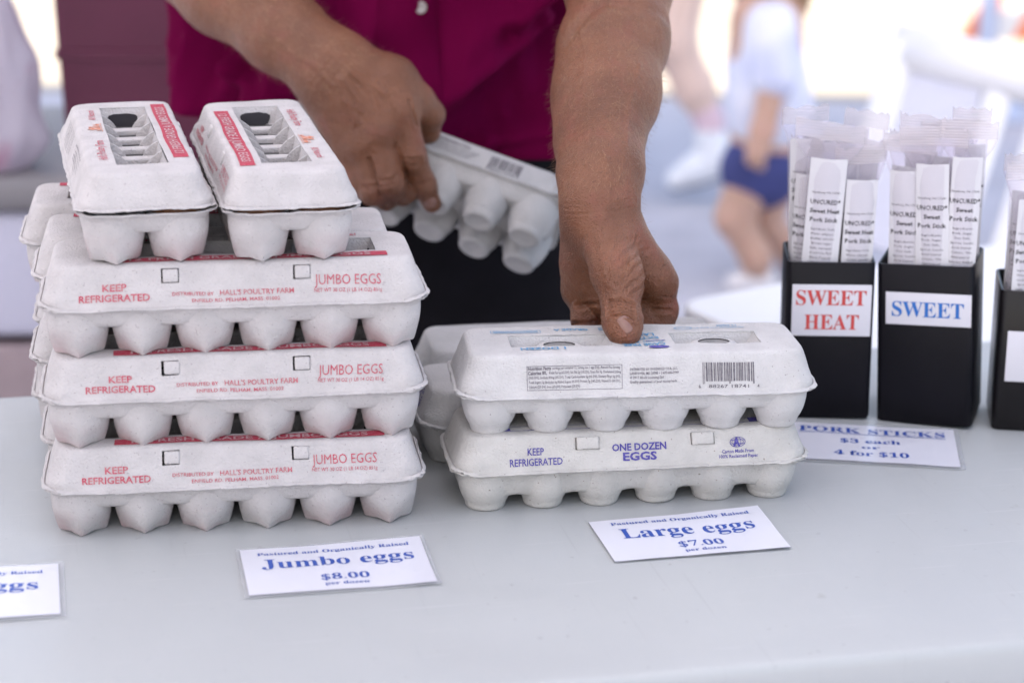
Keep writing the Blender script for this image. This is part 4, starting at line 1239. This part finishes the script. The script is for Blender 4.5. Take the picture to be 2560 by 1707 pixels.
# --- arm on the right of the picture
Er, Mr, M2, Wr = at(1421, -35, 1.95), at(1400, 215, 1.84), at(1379, 395, 1.755), at(1376, 482, 1.730)
Sr = V(.085, 2.30, T + .66)
B.cone(Sr, Er, .058, .047, .03)
B.chain([Er, at(1418, 90, 1.90), Mr, M2, Wr], [.0440, .0428, .0408, .0325, .0300], .02, (toV, .88))
B.cone(at(1362, 110, 1.88), at(1340, 330, 1.80), .026, .020, .03)                 # inner forearm muscle
B.cone(Wr, at(1384, 560, 1.732), .0290, .0285, .016, (toV, .78))
# palm
for (x, y, Y), r in (((1516, 652, 1.741), .0150), ((1470, 672, 1.752), .0150), ((1415, 680, 1.762), .0145), ((1350, 678, 1.762), .0135)):
    B.cone(at(1378 + (x - 1376) * .32, 540, 1.742), at(x, y, Y), .0180, r, .016)
B.cone(at(1332, 520, 1.745), at(1328, 665, 1.757), .0150, .0150, .014)             # heel of the hand
B.cone(at(1388, 540, 1.716), at(1420, 632, 1.683), .0225, .0195, .008)             # ball of the thumb
B.cone(at(1432, 545, 1.722), at(1500, 630, 1.728), .0180, .0165, .014)              # web to the index knuckle
B.cone(at(1345, 600, 1.745), at(1398, 690, 1.738), .0165, .0165, .014)
# thumb
B.chain([at(1412, 625, 1.686), at(1426, 662, 1.678), at(1426, 712, 1.664), at(1431, 745, 1.655), at(1435, 766, 1.6505)], [.0185, .0152, .0132, .0138, .0118], .010)
# fingers closing behind the carton
B.chain([at(1514, 650, 1.743), at(1524, 712, 1.744), at(1512, 800, 1.734), at(1500, 868, 1.724)], [.0145, .0116, .0105, .0092], .006)
B.chain([at(1472, 672, 1.752), at(1482, 735, 1.742), at(1462, 812, 1.730), at(1455, 885, 1.723)], [.0150, .0118, .0105, .0090], .006)
B.chain([at(1415, 680, 1.762), at(1408, 738, 1.745), at(1402, 815, 1.731), at(1398, 880, 1.723)], [.0145, .0115, .0102, .0088], .006)
B.chain([at(1346, 680, 1.760), at(1342, 728, 1.742), at(1345, 800, 1.729), at(1348, 850, 1.722)], [.0130, .0105, .0092, .0080], .006)
# --- arm on the left of the picture
BR, B = B, Body()
Z = lambda X, Y, D_: at((720 + .4082 * X) / 1.0884, (80 + .4082 * Y) / 1.0884, D_ + .03)
El, Wl = at(330, -170, 2.18), Z(255, 215, 1.985)
Sl = V(-.345, 2.30, T + .66)
B.cone(Sl, El, .058, .046, .03)
B.chain([El, at(520, -25, 2.10), at(650, 75, 2.045), Wl], [.0470, .0440, .0375, .0335], .02, (toV, .88))
MC = [(Z(690, 490, 1.965), .0165), (Z(560, 620, 1.955), .0165), (Z(455, 690, 1.958), .0155), (Z(370, 720, 1.966), .0145)]
for i, (kn, r) in enumerate(MC):
    st0 = Wl * .75 + kn * .25 + np.array((0, .002, 0))
    B.cone(st0, kn, .0225, r, .022)
B.cone(Wl, Z(430, 470, 1.985), .030, .028, .03, (toV, .75))
B.ell(MC[0][0] + V(0, -.006, .003), (.012, .012, .012), .012); B.ell(MC[1][0] + V(0, -.006, .002), (.012, .012, .012), .012); B.ell(MC[2][0] + V(0, -.005, .002), (.011, .011, .011), .012)
B.chain([MC[0][0], Z(765, 770, 1.955), Z(832, 935, 1.962), Z(880, 1050, 1.970)], [.0155, .0130, .0112, .0092], .006)
B.chain([MC[1][0], Z(625, 930, 1.940), Z(705, 985, 1.962), Z(760, 960, 1.985)], [.0155, .0132, .0112, .0095], .006)
B.chain([MC[2][0], Z(520, 980, 1.945), Z(600, 1020, 1.967), Z(650, 1000, 1.990)], [.0148, .0122, .0105, .0090], .006)
B.chain([MC[3][0], Z(430, 930, 1.955), Z(500, 985, 1.975), Z(550, 975, 1.992)], [.0135, .0108, .0094, .0082], .006)
B.chain([Z(400, 230, 1.990), Z(640, 300, 1.985), Z(800, 430, 1.990)], [.021, .0195, .0145], .02)   # thumb side
B.chain([Z(800, 425, 1.990), Z(868, 505, 1.998), Z(850, 600, 2.010), Z(840, 650, 2.015)], [.0150, .0132, .0118, .0100], .008)
vs, F = BR.mesh(.0013)
v_l, F_l = B.mesh(.0014)
F = np.concatenate([F, F_l + len(vs)]); vs = np.concatenate([vs, v_l])
vs = relax(vs, F, 1, .5)
nn = normals(vs, F)
# knuckle folds, creases of the palm, tendons
def arcline(x0, y0, x1, y1, sag, Y, f=at, n=9):
    return [f(x0 + (x1 - x0) * t, y0 + (y1 - y0) * t + sag * 4 * t * (1 - t), Y) for t in [i / (n - 1) for i in range(n)]]
def snap(L_):
    return [vs[np.argmin(np.linalg.norm(np.cross(vs - CAM, (np.array(p) - CAM) / np.linalg.norm(np.array(p) - CAM)), axis=1) + .25 * np.maximum(0, np.linalg.norm(vs - CAM, axis=1) - np.linalg.norm(np.array(p) - CAM) + .02))] for p in L_]
cr_ = []
for y, sg in ((692, 7), (700, 8), (708, 8), (716, 8), (725, 7)): cr_.append((arcline(1396, y + 2, 1456, y + 6, -sg, 1.65), .0026, .0013))
for k in range(5): cr_.append((arcline(1388 + k * 9, 640 + k * 5, 1418 + k * 12, 555 - k * 3, 0, 1.67), .0012, .0016))
for x0, y0, x1, y1 in ((1432, 650, 1480, 600), (1440, 664, 1500, 622), (1446, 680, 1512, 650), (1420, 600, 1470, 560), (1430, 618, 1490, 575)): cr_.append((arcline(x0, y0, x1, y1, -5, 1.69), .0009, .0016))
cr_.append((arcline(1362, 545, 1398, 700, 14, 1.70), .0005, .0024))                # edge of the thumb ball
cr_.append((arcline(1312, 746, 1392, 742, -3, 1.74), .0022, .0016))
cr_.append((arcline(1322, 705, 1390, 700, -4, 1.74), .0022, .0016))
cr_.append((arcline(1462, 718, 1540, 714, -3, 1.72), .0024, .0015))
cr_.append((arcline(1470, 690, 1540, 684, -3, 1.72), .0012, .0013))
cr_.append((arcline(1475, 735, 1520, 750, 4, 1.72), .0010, .0012))
for y in (466, 474, 485): cr_.append((arcline(1300, y + 4, 1460, y - 10, 6, 1.70), .0006, .0012))
cr_.append((arcline(1300, 100, 1380, 12, -14, 1.86), .0026, .005)); cr_.append((arcline(1380, 12, 1540, 40, -10, 1.86), .0012, .005))
for k in range(4): cr_.append((arcline(722, 775 + k * 16, 818, 770 + k * 14, 9, 1.95, Z), .0016, .0012))
for k in range(3): cr_.append((arcline(548, 905 + k * 18, 660, 885 + k * 18, 12, 1.93, Z), .0016, .0013))
for k in range(2): cr_.append((arcline(455, 940 + k * 18, 540, 935 + k * 18, 10, 1.93, Z), .0014, .0013))
for k in range(2): cr_.append((arcline(795, 920 + k * 16, 872, 905 + k * 14, 7, 1.95, Z), .0012, .0011))
cr_.append((arcline(662, 690, 745, 930, 0, 1.95, Z), .0024, .0018)); cr_.append((arcline(498, 780, 560, 1000, 0, 1.95, Z), .0024, .0018))
cr_.append((arcline(745, 420, 790, 570, 0, 1.97, Z), .0016, .0016))
for k in range(3): cr_.append((arcline(150 + 40 * k, 330 + 18 * k, 300 + 40 * k, 140 + 14 * k, -14, 1.96, Z), .0005, .0014))
for L_, dp, wd_ in cr_: vs = crease(vs, nn, [snap(L_)], dp, wd_)
for a, b in ((Wl, MC[0][0]), (Wl, MC[1][0]), (Wl, MC[2][0])):
    L_ = snap([a * (1 - t) + b * t + np.array((0, -.01, .01)) for t in (.30, .55, .8)])
    vs = crease(vs, nn, [L_], -.0020, .0036, 0)
for pts, f_, Y_ in (([(1330, 60), (1345, 130), (1338, 210), (1352, 300), (1346, 380)], at, 1.82), ([(1352, 300), (1392, 360), (1400, 430), (1388, 500)], at, 1.78), ([(1470, 150), (1448, 240), (1440, 330), (1418, 420)], at, 1.82),
                    ([(240, 120), (400, 260), (520, 380), (560, 500)], Z, 1.95), ([(330, 420), (430, 470), (520, 560)], Z, 1.95), ([(-60, 60), (60, 160), (160, 200), (280, 330)], Z, 1.97), ([(560, 300), (640, 380), (650, 470)], Z, 1.95)):
    vs = crease(vs, nn, [snap([f_(x, y, Y_) for x, y in pts])], -.0010, .0024, 0)
vs += nn * np.array([.0005 * noise.noise(Vector(p) * 60) + .00025 * noise.noise(Vector(p) * 170) for p in vs])[:, None]
arms = (vs, F)
# --- trunk, neck and head under the clothes (coarse, same body)
Bt = Body()
cxm, cym = -.119, 2.40
Bt.cone((cxm, cym, T + .10), (cxm, cym, T + .40), .165, .175, .05, ((0, 1, 0), .72))
Bt.cone((cxm, cym, T + .40), (cxm, 2.36, T + .60), .175, .16, .05, ((0, 1, 0), .7))
Bt.cone((cxm - .19, 2.31, T + .655), (cxm + .19, 2.31, T + .655), .06, .06, .06)
Bt.cone((cxm, 2.30, T + .68), (cxm, 2.25, T + .80), .062, .058, .03)
hc = np.array((cxm, 2.20, T + .92))
Bt.ell(hc, (.076, .098, .108), .02); Bt.ell(hc + V(0, -.040, -.060), (.056, .058, .062), .03); Bt.cone(hc + V(0, -.096, .012), hc + V(0, -.122, -.028), .011, .015, .015)
for sx in (-1, 1):
    Bt.ell(hc + V(sx * .078, .008, -.008), (.012, .022, .032), .008); Bt.ell(hc + V(sx * .032, -.090, .014), (.014, .010, .010), .006)
Bt.cone(hc + V(-.022, -.090, -.064), hc + V(.022, -.090, -.064), .0065, .0065, .008)
for sx in (-1, 1):
    Bt.chain([(cxm + sx * .10, cym, T + .10), (cxm + sx * .11, cym - .01, .48), (cxm + sx * .115, cym, .10)], [.095, .062, .045], .03)
v2_, F2_ = Bt.mesh(.008)
v2_ = relax(v2_, F2_, 2)
b = MB()
b.add(vs.tolist(), [tuple(int(i) for i in f) for f in F], SKIN); b.add(v2_.tolist(), [tuple(int(i) for i in f) for f in F2_], SKIN)
def child(b, name, parent, **k):
    o = b.build(name, parent, **k); o.matrix_parent_inverse = parent.matrix_world.inverted(); return o
bpy.context.view_layer.update()
body = child(b, 'body', man)
HAIRA = mat('fine_arm_hair', (.42, .27, .15), .5)
rnd_ = np.random.default_rng(5)
def arm_hair(a, b, n, name):
    a, b = np.array(a), np.array(b); ax_ = (b - a) / np.linalg.norm(b - a)
    tt = (vs - a) @ ax_ / np.linalg.norm(b - a); rd = np.linalg.norm(vs - a - ((vs - a) @ ax_)[:, None] * ax_, axis=1)
    cand = np.where((tt > .0) & (tt < 1.0) & (rd < .07))[0]
    hb = MB(); P, Fh = [], []
    for i in rnd_.choice(cand, n):
        p, n_ = vs[i], nn[i]
        d = ax_ * .8 + n_ * .45 + rnd_.normal(0, .28, 3); d /= np.linalg.norm(d)
        L_ = rnd_.uniform(.006, .012); sd_ = np.cross(d, n_); sd_ = sd_ / max(np.linalg.norm(sd_), 1e-6) * .00007
        m_ = p + d * L_ * .55 + n_ * .0006; e_ = p + d * L_ - n_ * .0004
        o = len(P); P += [p - sd_, p + sd_, m_ + sd_ * .7, m_ - sd_ * .7, e_]; Fh += [(o, o + 1, o + 2, o + 3), (o + 3, o + 2, o + 4)]
    hb.add(P, Fh, HAIRA); return tag(child(hb, name, body), kind='stuff')
arm_hair(at(1418, 60, 1.90), at(1376, 500, 1.73), 3600, 'arm_hair')
arm_hair(at(560, 0, 2.08), Z(420, 330, 1.97), 2600, 'arm_hair')
# nails: thin shells pressed into the fingertips
def nail(name, c, ax, nrm, hw_, hl_):
    c, ax, nrm = (np.array(q, float) for q in (c, ax, nrm))
    nrm /= np.linalg.norm(nrm); ax = ax - nrm * (ax @ nrm); ax /= np.linalg.norm(ax); sx = np.cross(ax, nrm)
    P = []
    nu, nv = 12, 12
    for i in range(nu + 1):
        for j in range(nv + 1):
            u, v = -1 + 2 * i / nu, -1 + 2 * j / nv
            uu = u * math.sqrt(1 - .48 * v * v); vv = v * math.sqrt(1 - .48 * u * u)
            P.append(c + sx * uu * hw_ + ax * vv * hl_ - nrm * ((uu * hw_) ** 2 / (hw_ * 1.7) + (vv * hl_) ** 2 / (hl_ * 7)) + nrm * .0006)
    Fq = [(i * (nv + 1) + j, (i + 1) * (nv + 1) + j, (i + 1) * (nv + 1) + j + 1, i * (nv + 1) + j + 1) for i in range(nu) for j in range(nv)]
    Ps, Fs = solid(P, [f for f in Fq], .0008, False)
    b = MB(); b.add(Ps, Fs, NAIL); child(b, name, man)
def surface_at(x, y, f=at):
    p = f(x, y, 1.6); d = (p - CAM) / np.linalg.norm(p - CAM)
    q = vs - CAM; tt = q @ d; off_ = np.linalg.norm(q - tt[:, None] * d, axis=1)
    c = np.where(off_ < .0016)[0]
    i = c[np.argmin(tt[c])]
    m_ = np.linalg.norm(vs - vs[i], axis=1) < .005
    n = nn[m_].mean(0)
    return vs[i], n / np.linalg.norm(n)
pt, nt_ = surface_at(1437, 750)
nail('thumb_nail', pt, at(1445, 764, 1.65) - at(1425, 728, 1.65), nt_ + .5 * toV, .0070, .0075)
pt, nt_ = surface_at(878, 1052, Z)
nail('finger_nail', pt, Z(890, 1085, 1.97) - Z(860, 1000, 1.97), nt_ + .3 * toV, .0055, .0058)

# --- clothes
m, t, p = _nodes('magenta_cloth')
p.inputs['Roughness'].default_value = .85; p.inputs['Specular IOR Level'].default_value = .05
p.inputs['Base Color'].default_value = (.110, .0004, .032, 1)
p.inputs['Sheen Weight'].default_value = .0; p.inputs['Sheen Tint'].default_value = (.9, .25, .55, 1)
tcn = t.nodes.new('ShaderNodeTexCoord'); nz = t.nodes.new('ShaderNodeTexNoise'); nz.inputs['Scale'].default_value = 900; t.links.new(tcn.outputs['Object'], nz.inputs['Vector'])
bp = t.nodes.new('ShaderNodeBump'); bp.inputs['Strength'].default_value = .3; bp.inputs['Distance'].default_value = .001
t.links.new(nz.outputs['Fac'], bp.inputs['Height']); t.links.new(bp.outputs[0], p.inputs['Normal'])
SHIRT = m
TROUS = mat('dark_trouser_cloth', (.006, .005, .007), .9, .3, 30, .3, 600, .15)
BELT = mat('belt_leather', (.03, .028, .032), .5, .2, 60)
def fold(a, z):
    """folds of the loose shirt: broad diagonals pulled towards the arms"""
    f = 0
    for (a0, z0, a1, z1, h_, w_) in ((-1.05, .34, -1.95, .10, .020, .13), (-1.25, .46, -1.75, .24, .014, .10), (-2.0, .40, -2.15, .10, .016, .12), (-.75, .22, -1.35, .09, .018, .12),
                                     (-.55, .38, -1.0, .16, .014, .10), (-2.45, .42, -2.75, .08, .020, .11), (-2.9, .40, -3.05, .06, .022, .13), (-2.2, .28, -2.6, .16, .010, .08), (-1.35, .52, -1.0, .30, .012, .06), (-1.15, .30, -.80, .40, .013, .06), (-1.45, .22, -.95, .30, .012, .055), (-1.25, .17, -.9, .20, .012, .05), (-1.75, .50, -1.95, .22, .010, .06), (-2.15, .52, -2.5, .30, .014, .06), (-1.5, .40, -1.62, .18, .008, .05), (-2.35, .24, -2.05, .17, .012, .06)):
        da, dz = a1 - a0, z1 - z0; L2 = (da * .2) ** 2 + dz ** 2
        tt = ((a - a0) * da * .04 + (z - z0) * dz) / L2; tt = max(0, min(1, tt))
        d_ = math.hypot((a - a0 - da * tt) * .2, z - z0 - dz * tt)
        f += 2.2 * h_ * math.exp(-(d_ / (w_ * .2)) ** 2)
    return f
def shirt_pt(a, z):
    # a: angle, -pi/2 faces the camera; z above the table
    k = max(0, min(1, (z - .06) / .6))
    rx, ry = .205 + .018 * math.exp(-((z - .20) / .14) ** 2) - .03 * max(0, k - .7), .165 + .035 * math.exp(-((z - .20) / .16) ** 2) - .02 * k
    yc = cym - .045 * max(0, (z - .25)) / .4
    r_ = 1.0
    n_ = .015 * noise.noise(Vector((math.cos(a) * 3.1, math.sin(a) * 3.1, z * 6))) + .013 * noise.noise(Vector((math.cos(a) * 7 + z * 5, math.sin(a) * 7, z * 11))) + .006 * (1 - abs(noise.noise(Vector((math.cos(a) * 11 - z * 9, math.sin(a) * 11, z * 13 + 4)))) * 2)
    ff = fold(a if a < 0 else a - 2 * math.pi, z) + n_
    return (cxm + rx * math.copysign(abs(math.cos(a)) ** .85, math.cos(a)) + ff * math.cos(a), yc + ry * math.copysign(abs(math.sin(a)) ** .9, math.sin(a)) + ff * math.sin(a), T + z)
def hem(a):
    # tail of the shirt: low in front, curving up at the sides
    q = abs(((a + math.pi / 2 + math.pi) % (2 * math.pi)) - math.pi)
    return .148 + .050 * (1 - math.cos(min(q, 1.6) * 1.9)) / 2
NA, NZ = 260, 90
P, Fq = [], []
for j in range(NZ + 1):
    for i in range(NA):
        a = -math.pi + 2 * math.pi * i / NA
        z0 = hem(a); z = z0 + (.66 - z0) * j / NZ
        P.append(shirt_pt(a, z))
Fq = [(j * NA + i, j * NA + (i + 1) % NA, (j + 1) * NA + (i + 1) % NA, (j + 1) * NA + i) for j in range(NZ) for i in range(NA)]
b = MB(); b.add(P, Fq, SHIRT)
# shoulders and short sleeves
Bs = Body()
Bs.cone((cxm - .19, 2.32, T + .655), (cxm + .19, 2.32, T + .655), .082, .082, .06); Bs.cone((cxm, 2.36, T + .56), (cxm, 2.32, T + .66), .17, .10, .06, ((0, 1, 0), .75))
Bs.cone(Sr, Sr * .35 + Er * .65, .078, .082, .05); Bs.cone(Sl, Sl * .35 + El * .65, .078, .080, .05)
v3, F3 = Bs.mesh(.008); v3 = relax(v3, F3, 2)
b.add(v3.tolist(), [tuple(int(i) for i in f) for f in F3], SHIRT)
shirt = child(b, 'shirt', man)
sm = shirt.modifiers.new('thick', 'SOLIDIFY'); sm.thickness = .0014; sm.offset = -1
# button placket down the front
b = MB(); P, Fq = [], []
aP = -math.pi / 2
for j in range(41):
    z = .150 + .50 * j / 40
    for e, lift in ((-.092, -.002), (-.090, .0046), (0, .0050), (.090, .0046), (.092, -.002)):
        q = np.array(shirt_pt(aP + .03 + e, z)); P.append(q + np.array((0, -lift - .0012, 0)))
Fq = [(j * 5 + i, j * 5 + i + 1, (j + 1) * 5 + i + 1, (j + 1) * 5 + i) for j in range(40) for i in range(4)]
b.add(P, Fq, SHIRT); pk = child(b, 'placket', shirt)
BTN = mat('shell_button', (.45, .42, .40), .2, .2, 300)
for z in (at(945, 8, 2.2)[2] - T, at(945, 8, 2.2)[2] - T - .115, at(945, 8, 2.2)[2] - T + .115):
    q = np.array(shirt_pt(aP + .06, z)) + np.array((0, -.0065, 0))
    b = MB(); rings = [[(q[0] + r * math.cos(c_), q[1] + y, q[2] + r * math.sin(c_)) for c_ in [2 * math.pi * k / 20 for k in range(20)]] for r, y in ((.0058, .002), (.0064, .0), (.0062, -.0016), (.0046, -.002), (.0038, -.0012))]
    b.loft(rings, BTN); child(b, 'button', shirt)
# trousers with belt
Bq = Body()
Bq.cone((cxm, cym, T + .22), (cxm, cym, T - .02), .205, .205, .04, ((0, 1, 0), .76))
for sx in (-1, 1):
    Bq.chain([(cxm + sx * .095, cym, T - .02), (cxm + sx * .11, cym - .012, .46), (cxm + sx * .115, cym, .06)], [.118, .088, .075], .02)
v4, F4 = Bq.mesh(.007); v4 = relax(v4, F4, 2)
v4 += normals(v4, F4) * np.array([.006 * noise.noise(Vector((p[0] * 14, p[1] * 14, p[2] * 6))) for p in v4])[:, None]
b = MB(); b.add(v4.tolist(), [tuple(int(i) for i in f) for f in F4], TROUS); tro = child(b, 'trousers', man)
b = MB(); b.loft([[(cxm + (.213 + e) * math.cos(a), cym + (.164 + e) * math.sin(a), T + z) for a in [2 * math.pi * k / 80 for k in range(80)]] for e, z in ((0, .150), (.004, .152), (.004, .182), (0, .184))], BELT, cap0=False, cap1=False)
child(b, 'belt', man)
SHOE = mat('dark_shoe', (.02, .018, .018), .5)
for sx in (-1, 1):
    Bo = Body(); Bo.cone((cxm + sx * .115, cym + .05, .045), (cxm + sx * .125, cym - .15, .036), .045, .034, .02); Bo.cone((cxm + sx * .115, cym + .02, .05), (cxm + sx * .115, cym + .02, .10), .045, .048, .03)
    v5, F5 = Bo.mesh(.007); b = MB(); b.add(relax(v5, F5, 2).tolist(), [tuple(int(i) for i in f) for f in F5], SHOE); child(b, 'shoe', man)
HAIRM = mat('short_grey_hair', (.12, .10, .085), .8, .3, 200, .6, 400)
Bh = Body(); Bh.ell(hc + V(0, .022, .022), (.083, .092, .102), .02)
v6, F6 = Bh.mesh(.006); b = MB(); b.add(relax(v6, F6, 1).tolist(), [tuple(int(i) for i in f) for f in F6], HAIRM); child(b, 'hair', man)

# ------------------------------------------------------------------ toddler walking past
SKINC = skin_mat('fair_skin', (.60, .38, .29), (.55, .34, .25), (.60, .35, .28), .3)
CSHIRT = mat('pale_shirt', (.74, .75, .83), .9, col2=(.55, .58, .76), scale=9, detail=1)
CSHORT = mat('navy_shorts', (.05, .06, .20), .9, .2, 30)
CHAIR_ = mat('light_brown_hair', (.30, .17, .085), .7, .3, 120, .5, 300)
CSHOE = mat('white_toddler_shoe', (.74, .70, .70), .6)
fc = onz(1740, 652, 0)
Yc = float(fc[1])
kid = thing('person', 'small child in a pale blue shirt and navy shorts walking on the asphalt', 'person', (fc[0], Yc, 0))
bpy.context.view_layer.update()
c = lambda x, y, dY=0: at(x, y, Yc + dY)
Bc = Body()
neck = c(1762, 30); hip = c(1762, 385); hd = neck + V(.005, -.01, .135)
Bc.cone(neck + V(0, 0, -.02), hip, .085, .085, .04, ((0, 1, 0), .8))
Bc.cone(neck, hd, .038, .04, .03); Bc.ell(hd, (.078, .088, .096), .02); Bc.cone(hd + V(-.055, -.06, -.02), hd + V(-.070, -.068, -.035), .010, .012, .01)
for sx in (-1, 1): Bc.ell(hd + V(sx * .074, .01, -.01), (.010, .018, .025), .008)
Bc.chain([c(1775, 60, -.06), c(1778, 185, -.09), c(1752, 300, -.11), c(1738, 350, -.12)], [.042, .034, .027, .026], .02)
for k in range(4): Bc.cone(c(1738, 350, -.12), c(1722 + 9 * k, 382 - abs(k - 1.5) * 3, -.125 + .012 * k), .014, .0075, .008)
Bc.cone(c(1738, 345, -.12), c(1718, 368, -.13), .010, .008, .008)
Bc.chain([c(1730, 60, .08), c(1712, 170, .10), c(1700, 270, .10)], [.040, .034, .026], .02)
Bc.ell(c(1698, 300, .10), (.022, .02, .030), .015)
Bc.chain([hip + V(-.03, -.02, 0), c(1686, 500, -.02), c(1735, 590, -.02), c(1742, 640, 0)], [.062, .044, .036, .026], .02)
Bc.chain([hip + V(.035, .03, 0), c(1755, 500, .06), c(1820, 585, .10), c(1850, 620, .12)], [.060, .042, .036, .026], .02)
def addp(parent, name, Bx, vox, m_):
    v_, f_ = Bx.mesh(vox); b = MB(); b.add(relax(v_, f_, 2).tolist(), [tuple(int(i) for i in f) for f in f_], m_); return child(b, name, parent)
addp(kid, 'body', Bc, .006, SKINC)
Bx = Body(); Bx.cone(neck + V(0, 0, -.035), c(1764, 215), .080, .090, .03, ((0, 1, 0), .85)); Bx.cone(c(1764, 215), c(1770, 266), .094, .098, .03, ((0, 1, 0), .85)); Bx.chain([c(1772, 55, -.05), c(1782, 175, -.085)], [.056, .055], .02); Bx.chain([c(1732, 55, .08), c(1714, 165, .10)], [.054, .052], .02)
addp(kid, 'shirt', Bx, .007, CSHIRT)
Bx = Body(); Bx.cone(c(1756, 375), c(1748, 390), .094, .094, .02, ((0, 1, 0), .8)); Bx.cone(hip + V(-.035, -.02, -.01), c(1718, 388, -.02), .066, .062, .02); Bx.cone(hip + V(.03, .03, -.01), c(1764, 388, .04), .066, .062, .02)
addp(kid, 'shorts', Bx, .007, CSHORT)
Bx = Body(); Bx.ell(hd + V(.012, .012, .015), (.088, .092, .096), .03); Bx.cone(hd + V(.05, .03, -.02), c(1815, 10, .02), .060, .045, .03); Bx.cone(hd + V(-.045, .03, -.02), c(1722, 5, .02), .050, .034, .03); Bx.cone(hd + V(0, .06, -.02), c(1765, 10, .07), .070, .050, .03)
addp(kid, 'hair', Bx, .007, CHAIR_)
for a, q in ((c(1742, 645, 0), V(-.055, -.02, 0)), (c(1852, 628, .12), V(-.045, -.03, -.028))):
    Bx = Body(); Bx.cone(a + V(.012, 0, 0), a + q, .032, .026, .02); Bx.cone(a, a + V(0, 0, .02), .030, .028, .02)
    o = addp(kid, 'shoe', Bx, .006, CSHOE)

# ------------------------------------------------------------------ legs of a second walker, farther off
SOCK = mat('pinkish_sock', (.70, .52, .58), .9, .05, 60)
RUN = mat('white_running_shoe', (.76, .78, .82), .6, .04, 30)
GREEN = mat('mint_heel', (.30, .70, .52), .6)
SOLE = mat('grey_sole', (.20, .20, .22), .8)
Yw = float(onz(1560, 438, 0)[1]) - .15
far = thing('person', 'walker in white running shoes passing behind the right forearm, mostly hidden', 'person', (onz(1560, 438, 0)[0], Yw, 0))
bpy.context.view_layer.update()
c = lambda x, y, dY=0: at(x, y, Yw + dY)
Bf = Body()
kn1 = c(1545, 95); an1 = c(1632, 285)
hp1 = kn1 + V(.06, .05, .43)
Bf.chain([hp1, kn1, kn1 * .45 + an1 * .55, an1], [.085, .060, .052, .036], .03)
kn2 = hp1 + V(-.30, -.02, -.40); an2 = V(kn2[0] - .12, kn2[1] + .02, .09)
Bf.chain([hp1 + V(-.12, 0, 0), kn2, kn2 * .5 + an2 * .5, an2], [.085, .060, .052, .036], .03)
tr0 = hp1 + V(-.06, 0, 0)
Bf.cone(tr0, tr0 + V(0, -.02, .50), .15, .16, .06, ((0, 1, 0), .7)); Bf.cone(tr0 + V(-.17, -.02, .53), tr0 + V(.17, -.02, .53), .06, .06, .06)
Bf.cone(tr0 + V(0, -.02, .55), tr0 + V(0, -.03, .68), .055, .052, .03); fh = tr0 + V(0, -.04, .79); Bf.ell(fh, (.075, .095, .11), .02)
Bf.cone(fh + V(-.08, -.04, 0), fh + V(-.10, -.045, -.03), .010, .013, .01)
for sx in (-1, 1): Bf.chain([tr0 + V(sx * .19, -.02, .52), tr0 + V(sx * .23, .03, .24), tr0 + V(sx * .22, -.06, .02), tr0 + V(sx * .21, -.08, -.06)], [.05, .042, .033, .03], .02)
PALE = mat('pale_skin', (.70, .52, .44), .6, .06, 30)
addp(far, 'body', Bf, .009, PALE)
Bx = Body(); Bx.cone(tr0 + V(0, 0, .02), tr0 + V(0, -.02, .52), .165, .172, .05, ((0, 1, 0), .72)); Bx.cone(tr0 + V(-.19, -.02, .53), tr0 + V(.19, -.02, .53), .07, .07, .05)
addp(far, 'shirt', Bx, .010, CSHIRT)
Bx = Body(); Bx.cone(tr0, tr0 + V(0, 0, .08), .165, .16, .04, ((0, 1, 0), .75)); Bx.cone(hp1, hp1 * .5 + kn1 * .5, .105, .10, .03); Bx.cone(hp1 + V(-.12, 0, 0), (hp1 + V(-.12, 0, 0)) * .5 + kn2 * .5, .105, .10, .03)
addp(far, 'shorts', Bx, .010, CSHORT)
Bx = Body(); Bx.ell(fh + V(.01, .015, .02), (.082, .095, .108), .02); addp(far, 'hair', Bx, .009, CHAIR_)
Bx = Body(); Bx.cone(an1 * .7 + kn1 * .3, an1, .045, .041, .02); addp(far, 'sock', Bx, .006, SOCK)
Bx = Body(); Bx.chain([c(1660, 365), c(1600, 388), c(1552, 412)], [.046, .040, .028], .02); Bx.cone(an1 + V(0, 0, -.03), c(1650, 360), .042, .045, .03)
so_ = addp(far, 'shoe', Bx, .006, RUN)
Bx = Body(); Bx.cone(c(1675, 350), c(1672, 385), .030, .028, .01); addp(so_, 'heel_tab', Bx, .006, GREEN)
Bx = Body(); Bx.chain([c(1664, 400), c(1600, 420), c(1550, 432)], [.026, .024, .018], .02, ((0, 0, 1), .55)); addp(so_, 'sole', Bx, .006, SOLE)
Bx = Body(); Bx.cone(an2 + V(.05, 0, -.045), an2 + V(-.13, -.02, -.055), .045, .032, .02); Bx.cone(an2, an2 + V(0, 0, -.03), .04, .044, .03); addp(far, 'shoe', Bx, .006, RUN)

# the curve used for measuring lettering is not part of the place
bpy.data.objects.remove(_fo)
